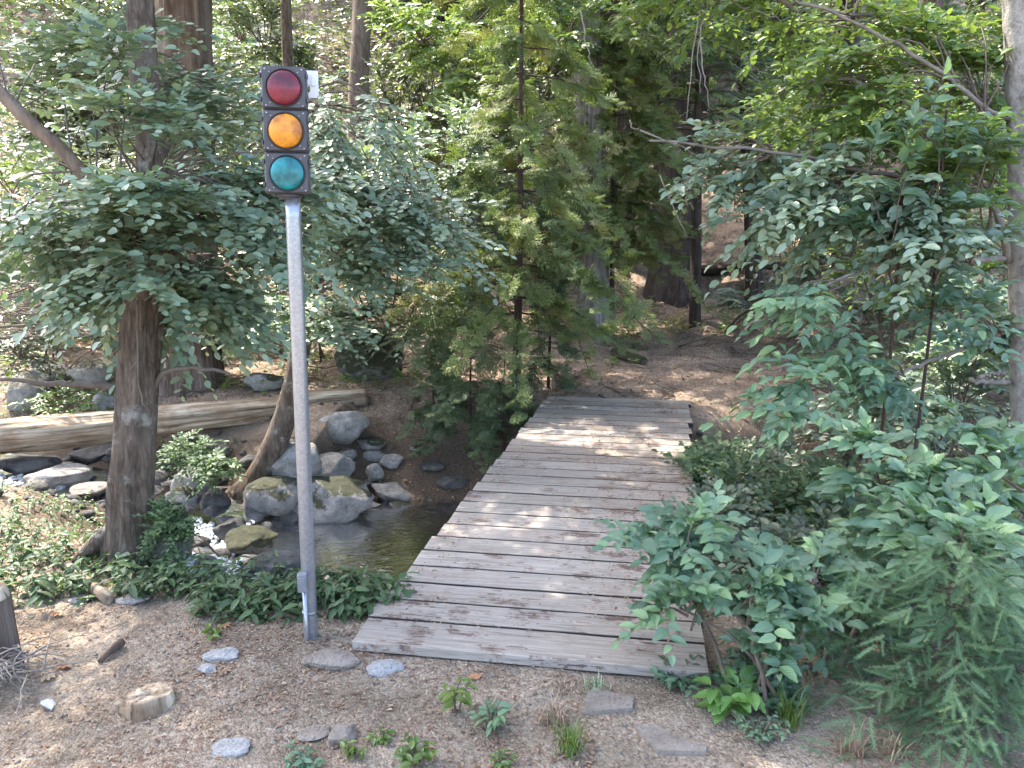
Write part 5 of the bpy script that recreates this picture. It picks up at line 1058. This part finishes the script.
# ------------------------------------------------------------------ low plants
def leafy_plant(e, b, n, h, spread, size, T, mat, seed, leaves=6, tones=(0, 1), stem='twig', basal=False, upr=.5):
    rs = random.Random(seed); L = ([], [], [], [], []); g = Geo(); gb = Geo()
    for k in range(n):
        a = k * 2.4 + rs.gauss(0, .3); s = b + np.array((rs.gauss(0, .01), rs.gauss(0, .01), -.01)); q = np.array((math.cos(a), math.sin(a), 0)) * spread * rs.uniform(.4, 1); en = s + q + np.array((0, 0, h * rs.uniform(.6, 1.05)))
        P = curve([s, s + q * .35 + np.array((0, 0, h * .55)), en], 6); tube(gb, P, np.linspace(.0035, .0014, 6), 4, cap=False)
        for j in range(leaves):
            t = .25 + .75 * (j + .5) / leaves; i = min(4, int(t * 5)); p = P[i] + (P[i + 1] - P[i]) * (t * 5 - i); aa = a + (1 if j % 2 else -1) * rs.uniform(.6, 1.4)
            L[0].append(p); L[1].append((math.cos(aa), math.sin(aa), rs.uniform(-.2, upr))); L[2].append((rs.gauss(0, .25), rs.gauss(0, .25), 1)); L[3].append(size * rs.uniform(.7, 1.15)); L[4].append(rs.uniform(*tones))
    place(g, T, *[np.array(a) for a in L]); g.build('leaves', M[mat], e, origin=e.location); gb.build('stems', M[stem], e, origin=e.location)
for (px, py, n, h, sp2, sz, T, mat, lab, sd, tn) in (
    (455, 716, 4, .16, .06, .06, LEAF_F2, 'bright', 'broad-leaved weed sprouting in the dirt left of the silvery weed', 1, (.7, 1)),
    (491, 730, 7, .11, .06, .050, LEAF_F2, 'near', 'silvery green weed in the dirt before the bridge', 2, (.7, 1)),
    (415, 764, 10, .09, .08, .040, LEAF_F, 'bright', 'bright green clumped weed at the bottom edge', 3, (.3, .9)),
    (381, 742, 6, .045, .04, .030, LEAF_F, 'bright', 'small green weed left of the clumped one', 4, (.4, .9)),
    (350, 760, 6, .06, .04, .030, LEAF_F, 'bright', 'yellow-green weed beside the blocky stone', 5, (.7, 1)),
    (302, 768, 8, .06, .07, .035, LEAF_F, 'near', 'blue-green weed cut by the bottom edge at left', 6, (.2, .7)),
    (212, 636, 5, .05, .04, .035, LEAF_F, 'bright', 'lone pale sprout in the dirt left of the pole', 7, (.8, 1)),
    (500, 766, 6, .05, .05, .03, LEAF_F, 'bright', 'little green weed at the bottom edge near the middle', 8, (.2, .8)),
    (760, 740, 22, .09, .12, .030, LEAF_F, 'near', 'small-leaved creeping plant under the big-leaved bush', 9, (.2, .9)),
    (728, 716, 6, .13, .10, .105, LEAF_F, 'fresh', 'fresh green large-leaved sprout in front of the big bush', 10, (.3, 1)),
    (752, 690, 16, .17, .14, .05, LEAF_F, 'near', 'dense low leafy plant filling in beneath the big-leaved bush stems', 12, (.1, .9)),
    (680, 684, 14, .08, .15, .05, LEAF_F, 'near', 'low plant creeping over the near right deck corner', 11, (0, .7))):
    b = gnd(px, py); e = empty('weed', b, lab, 'plant', 'weeds in the foreground'); leafy_plant(e, b, n, h, sp2, sz, T, mat, sd, 5, tn)
def grass(px, py, n, h, lab, mat, sd, tone=(.5, 1)):
    b = gnd(px, py); e = empty('grass_tuft', b, lab, 'grass', 'grass tufts in the foreground'); rs = random.Random(sd); g = Geo()
    for k in range(n):
        a = rs.uniform(0, 6.28); l = h * rs.uniform(.5, 1.1); o = np.array((rs.gauss(0, .02), rs.gauss(0, .02), -.005)); d = np.array((math.cos(a), math.sin(a), 0)) * l * rs.uniform(.15, .8); s = np.array((-math.sin(a), math.cos(a), 0)) * .0022
        P = [o, o + d * .4 + np.array((0, 0, l * .6)), o + d + np.array((0, 0, l * (.9 if rs.random() < .6 else .5)))]
        g.add([P[0] - s, P[0] + s, P[1] + s, P[1] - s, P[2]], [(0, 1, 2, 3)], [(3, 2, 4)], rs.uniform(*tone))
    g.build('blades', M[mat], e)
grass(568, 752, 90, .15, 'thin grass tuft in the dirt in front of the bridge', 'bright', 1); grass(553, 724, 50, .13, 'dry straw tuft behind the green grass tuft', 'litter', 2, (.6, .85)); grass(790, 725, 70, .18, 'yellowish grass tuft beneath the fir sapling', 'bright', 3); grass(595, 690, 60, .07, 'pale low tuft against the first plank of the bridge', 'alder', 4, (.8, 1)); grass(560, 690, 40, .05, 'faded straw tuft near the first plank', 'litter', 5, (.6, .85))
grass(850, 756, 50, .11, 'dry brown stalks under the lower right fir sapling', 'litter', 6, (.3, .8)); grass(895, 758, 40, .10, 'dry stalks right of the others under the fir sapling', 'litter', 7, (.3, .8))

# green cover on the near bank: stuff
rs = random.Random(90); L = ([], [], [], [], []); LB = ([], [], [], [], []); gb = Geo(); g = Geo()
for k in range(1800):
    u = rs.random()
    if u < .80:
        px = rs.uniform(-60, 400); top_y = 540 if px > 120 else 496; py = rs.uniform(top_y, 604 + (14 if px > 200 else -2)); b = gnd(px, py)
        if abs(px - 210) < 34 and py < 578: continue
        if px > 285 and py < 585: continue
        if 150 < px < 290 and py < 548: continue
        if b[2] < -.50 or b[1] > 6.2: continue
    elif u < .92: b = np.array((rs.uniform(1.7, 5), rs.uniform(3.2, 5.2), 0)); b[2] = hz(b[0], b[1])
    else:
        px, py = rs.choice(((rs.uniform(155, 240), rs.uniform(440, 478)), (rs.uniform(20, 110), rs.uniform(385, 420)))); b = gnd(px, py)
    front = u < .80 and py > 552 + (0 if px < 120 else 22)
    if not front and u < .8 and (px > 240 or rs.random() < .15): continue
    h = rs.uniform(.02, .12) if not front else rs.uniform(.02, .13); a = rs.uniform(0, 6.28); tip = b + np.array((rs.gauss(0, .05), rs.gauss(0, .05), h)); tube(gb, np.array([b - (0, 0, .02), (b + tip) / 2, tip]), (.003, .0025, .002), 3, cap=False)
    t0 = rs.random() * .8; big = front and rs.random() < .45
    for q in range(rs.choice((4, 5, 6))):
        aa = a + q * 1.25; D_ = LB if big else L
        D_[0].append(tip - (0, 0, .02 * (q % 3))); D_[1].append((math.cos(aa), math.sin(aa), rs.uniform(-.5, .3))); D_[2].append((rs.gauss(0, .3), rs.gauss(0, .3), 1)); D_[3].append(rs.uniform(.05, .09) if big else rs.uniform(.022, .048)); D_[4].append(min(1, max(0, t0 + rs.gauss(0, .15))))
place(g, LEAF_F3, *[np.array(a) for a in L]); place(g, LEAF_F2, *[np.array(a) for a in LB]); tag(g.build('ground_cover', M['cover']), 'green leafy ground cover along the near creek bank', 'ground cover', None, 'stuff')
tag(gb.build('ground_cover_stems', M['twig']), 'thin stems of the leafy ground cover', 'ground cover', None, 'stuff')

# low dry ground plants and litter on the far slope
rs = random.Random(91); L = ([], [], [], [], [])
for k in range(4200):
    y = 8.4 + 10 * rs.random(); x = rs.uniform(-8, 9); c = 1.0 + .16 * y
    if abs(x - c) < .8 and y < 12: continue
    if vnoise(x * .9, y * .9, 17) < .52: continue
    b = np.array((x, y, hz(x, y))); a = rs.uniform(0, 6.28)
    for j in range(5):
        aa = a + j * 1.25; L[0].append(b + (0, 0, rs.uniform(.02, .14))); L[1].append((math.cos(aa), math.sin(aa), rs.uniform(-.1, .5))); L[2].append((rs.gauss(0, .3), rs.gauss(0, .3), 1)); L[3].append(rs.uniform(.05, .10)); L[4].append(rs.random())
g = Geo(); place(g, LEAF, *[np.array(a) for a in L]); tag(g.build('slope_ground_cover', M['bright']), 'patchy low plants on the slope beyond the bridge', 'ground cover', None, 'stuff')

rs = random.Random(95); g = Geo()
for k in range(420):
    y = 8.2 + 16 * rs.random() ** 1.3; x = rs.uniform(-8, 9); a = rs.uniform(0, 6.28); l = rs.uniform(.15, .9); p = np.array((x, y, hz(x, y) + .015)); q = np.array((x + math.cos(a) * l, y + math.sin(a) * l, 0)); q[2] = hz(q[0], q[1]) + rs.uniform(.01, .08); m_ = (p + q) / 2; m_[2] = max(m_[2], hz(m_[0], m_[1]) + .01)
    r_ = rs.uniform(.004, .018); tube(g, curve([p, m_, q], 6, .01, rs), np.linspace(r_, r_ * .4, 6), 5)
tag(g.build('fallen_sticks', M['bark_cedar']), 'fallen sticks littering the slope beyond the creek', 'sticks', None, 'stuff')
rng = np.random.default_rng(5)
def flakes(n, xs, ys, size, tone, name, lab, lift=.006, mask=None, ptz=None):
    x = rng.uniform(*xs, n); y = rng.uniform(*ys, n)
    if mask is not None: k = mask(x, y); x, y = x[k], y[k]
    z = height(x, y) + lift if ptz is None else np.full(len(x), ptz)
    n = len(x); a = rng.uniform(0, 6.283, n); g = Geo()
    place(g, LEAF, np.stack([x, y, z], 1), np.stack([np.cos(a), np.sin(a), rng.normal(0, .18, n)], 1), np.stack([rng.normal(0, .3, n), rng.normal(0, .3, n), np.ones(n)], 1), rng.uniform(*size, n) * rng.choice([.5, .7, 1, 1.3], n), np.clip(rng.normal(*tone, n), 0, 1))
    return tag(g.build(name, M['litter']), lab, 'leaf litter', None, 'stuff')
flakes(30000, (-4, 3.2), (1.2, 4.2), (.005, .017), (.55, .2), 'leaf_litter', 'dry leaf flakes strewn over the foreground dirt', mask=lambda x, y: (vnoise(x * 2.5, y * 2.5, 4) + .35 * vnoise(x * 9, y * 9, 6)) > rng.uniform(.45, 1.05, len(x)))
flakes(34000, (-4.2, .3), (2.3, 3.8), (.006, .020), (.36, .18), 'brown_leaf_litter', 'brown leaf litter gathered along the edge of the ground cover', mask=lambda x, y: (vnoise(x * 1.6, y * 2.2, 44) + .4 * vnoise(x * 8, y * 8, 46)) > rng.uniform(.35, 1.05, len(x)))
flakes(40000, (-7, 8), (7.0, 16), (.015, .045), (.42, .22), 'slope_leaf_litter', 'dry leaves and needles strewn over the far bank', mask=lambda x, y: creek(x, y)[0] > 1.1)
flakes(16000, (-6, 10), (14, 27), (.04, .09), (.42, .25), 'hill_leaf_litter', 'dry leaves and needles on the upper slope')
flakes(3500, (-4.5, 3), (4.2, 7.4), (.02, .045), (.35, .2), 'bank_leaf_litter', 'dry leaves on the creek banks', mask=lambda x, y: creek(x, y)[0] > 1.0)
# litter lying on the deck
n = 12000; u = rng.uniform(-.48, .48, n) * BW; v = rng.uniform(.03, .985, n) * BL
k = (vnoise(u * 3.0, v * 1.6, 3) + .45 * (v / BL) + .75 * np.clip(u / BW, 0, 1)) > rng.uniform(.45, 1.25, n); u, v = u[k], v[k]; n = len(u)
P = Bo[None] + side[None] * u[:, None] + ax[None] * v[:, None] + np.array((0, 0, .014))[None]; a = rng.uniform(0, 6.283, n); g = Geo()
place(g, LEAF, P, np.stack([np.cos(a), np.sin(a), rng.normal(0, .1, n)], 1), np.stack([rng.normal(0, .2, n), rng.normal(0, .2, n), np.ones(n)], 1), rng.uniform(.005, .030, n) * rng.choice([.5, .6, 1.0], n), np.clip(rng.normal(.4, .25, n), 0, 1))
tag(g.build('deck_leaf_litter', M['litter']), 'dry leaf flakes scattered on the bridge planks', 'leaf litter', None, 'stuff')
# gravel
bmI = bmesh.new(); bmesh.ops.create_icosphere(bmI, subdivisions=1, radius=1.0); PV = np.array([v.co[:] for v in bmI.verts]); PF = np.array([[v.index for v in f.verts] for f in bmI.faces]); bmI.free()
PV = PV * (1 + .18 * rng.normal(0, 1, (len(PV), 1))) * np.array((1, .8, .6)); PT = (PV, NOQ, PF, np.zeros((len(PV), 2)))
n = 6000; x = rng.uniform(-3.2, 2.6, n); y = rng.uniform(1.2, 3.6, n); a = rng.uniform(0, 6.283, n); g = Geo()
place(g, PT, np.stack([x, y, height(x, y) + .001], 1), np.stack([np.cos(a), np.sin(a), 0 * a], 1), np.tile((0, 0, 1.), (n, 1)), .0022 + .010 * rng.random(n) ** 5, np.full(n, .5))
tag(g.build('gravel', M['rock_tan']), 'small gravel scattered in the foreground dirt', 'gravel', None, 'stuff')
# fallen maple-like leaves you can tell apart, and a pale splinter
g = Geo(); b = gnd(52, 704)
for i in range(3): place(g, LEAF_N, [(0 + .01 * i, -.012 * i, .008 + .006 * i)], [(.9, -.25 - .15 * i, .05)], [(0, .1, 1)], [.075], [.5])
o = g.build('bleached_splinter', M['scrap']); o.location = (b[0] - .045, b[1], b[2] + .004); tag(o, 'pale bluish splintered scrap lying in the dirt at left', 'scrap')
for (px, py, lab, t) in ((66, 666, 'curled orange-brown leaf near the left twig heap', 1.0), (46, 680, 'buff dry leaf by the left twig heap', .8), (222, 522 + 150, 'brown dead leaf near the half-buried pale stone', .4), (222, 628 , 'rust leaf at the edge of the ground cover', 1.0), (477, 682, 'rusty leaf lying before the bridge', 1.0), (60, 615, 'orange leaf below the ground cover at left', 1.0)):
    b = gnd(px, py); g = Geo()
    for q in (-.9, -.3, .3, .9): place(g, LEAF_N, [(0, 0, .006)], [(math.sin(q + px), math.cos(q + px), .25)], [(0, 0, 1)], [.045], [t])
    o = g.build('fallen_leaf', M['litter']); o.location = b; tag(o, lab, 'leaf', 'fallen leaves in the dirt')
print('verts', sum(len(o.data.vertices) for o in bpy.data.objects if o.type == 'MESH'), 'objects', len(bpy.data.objects))
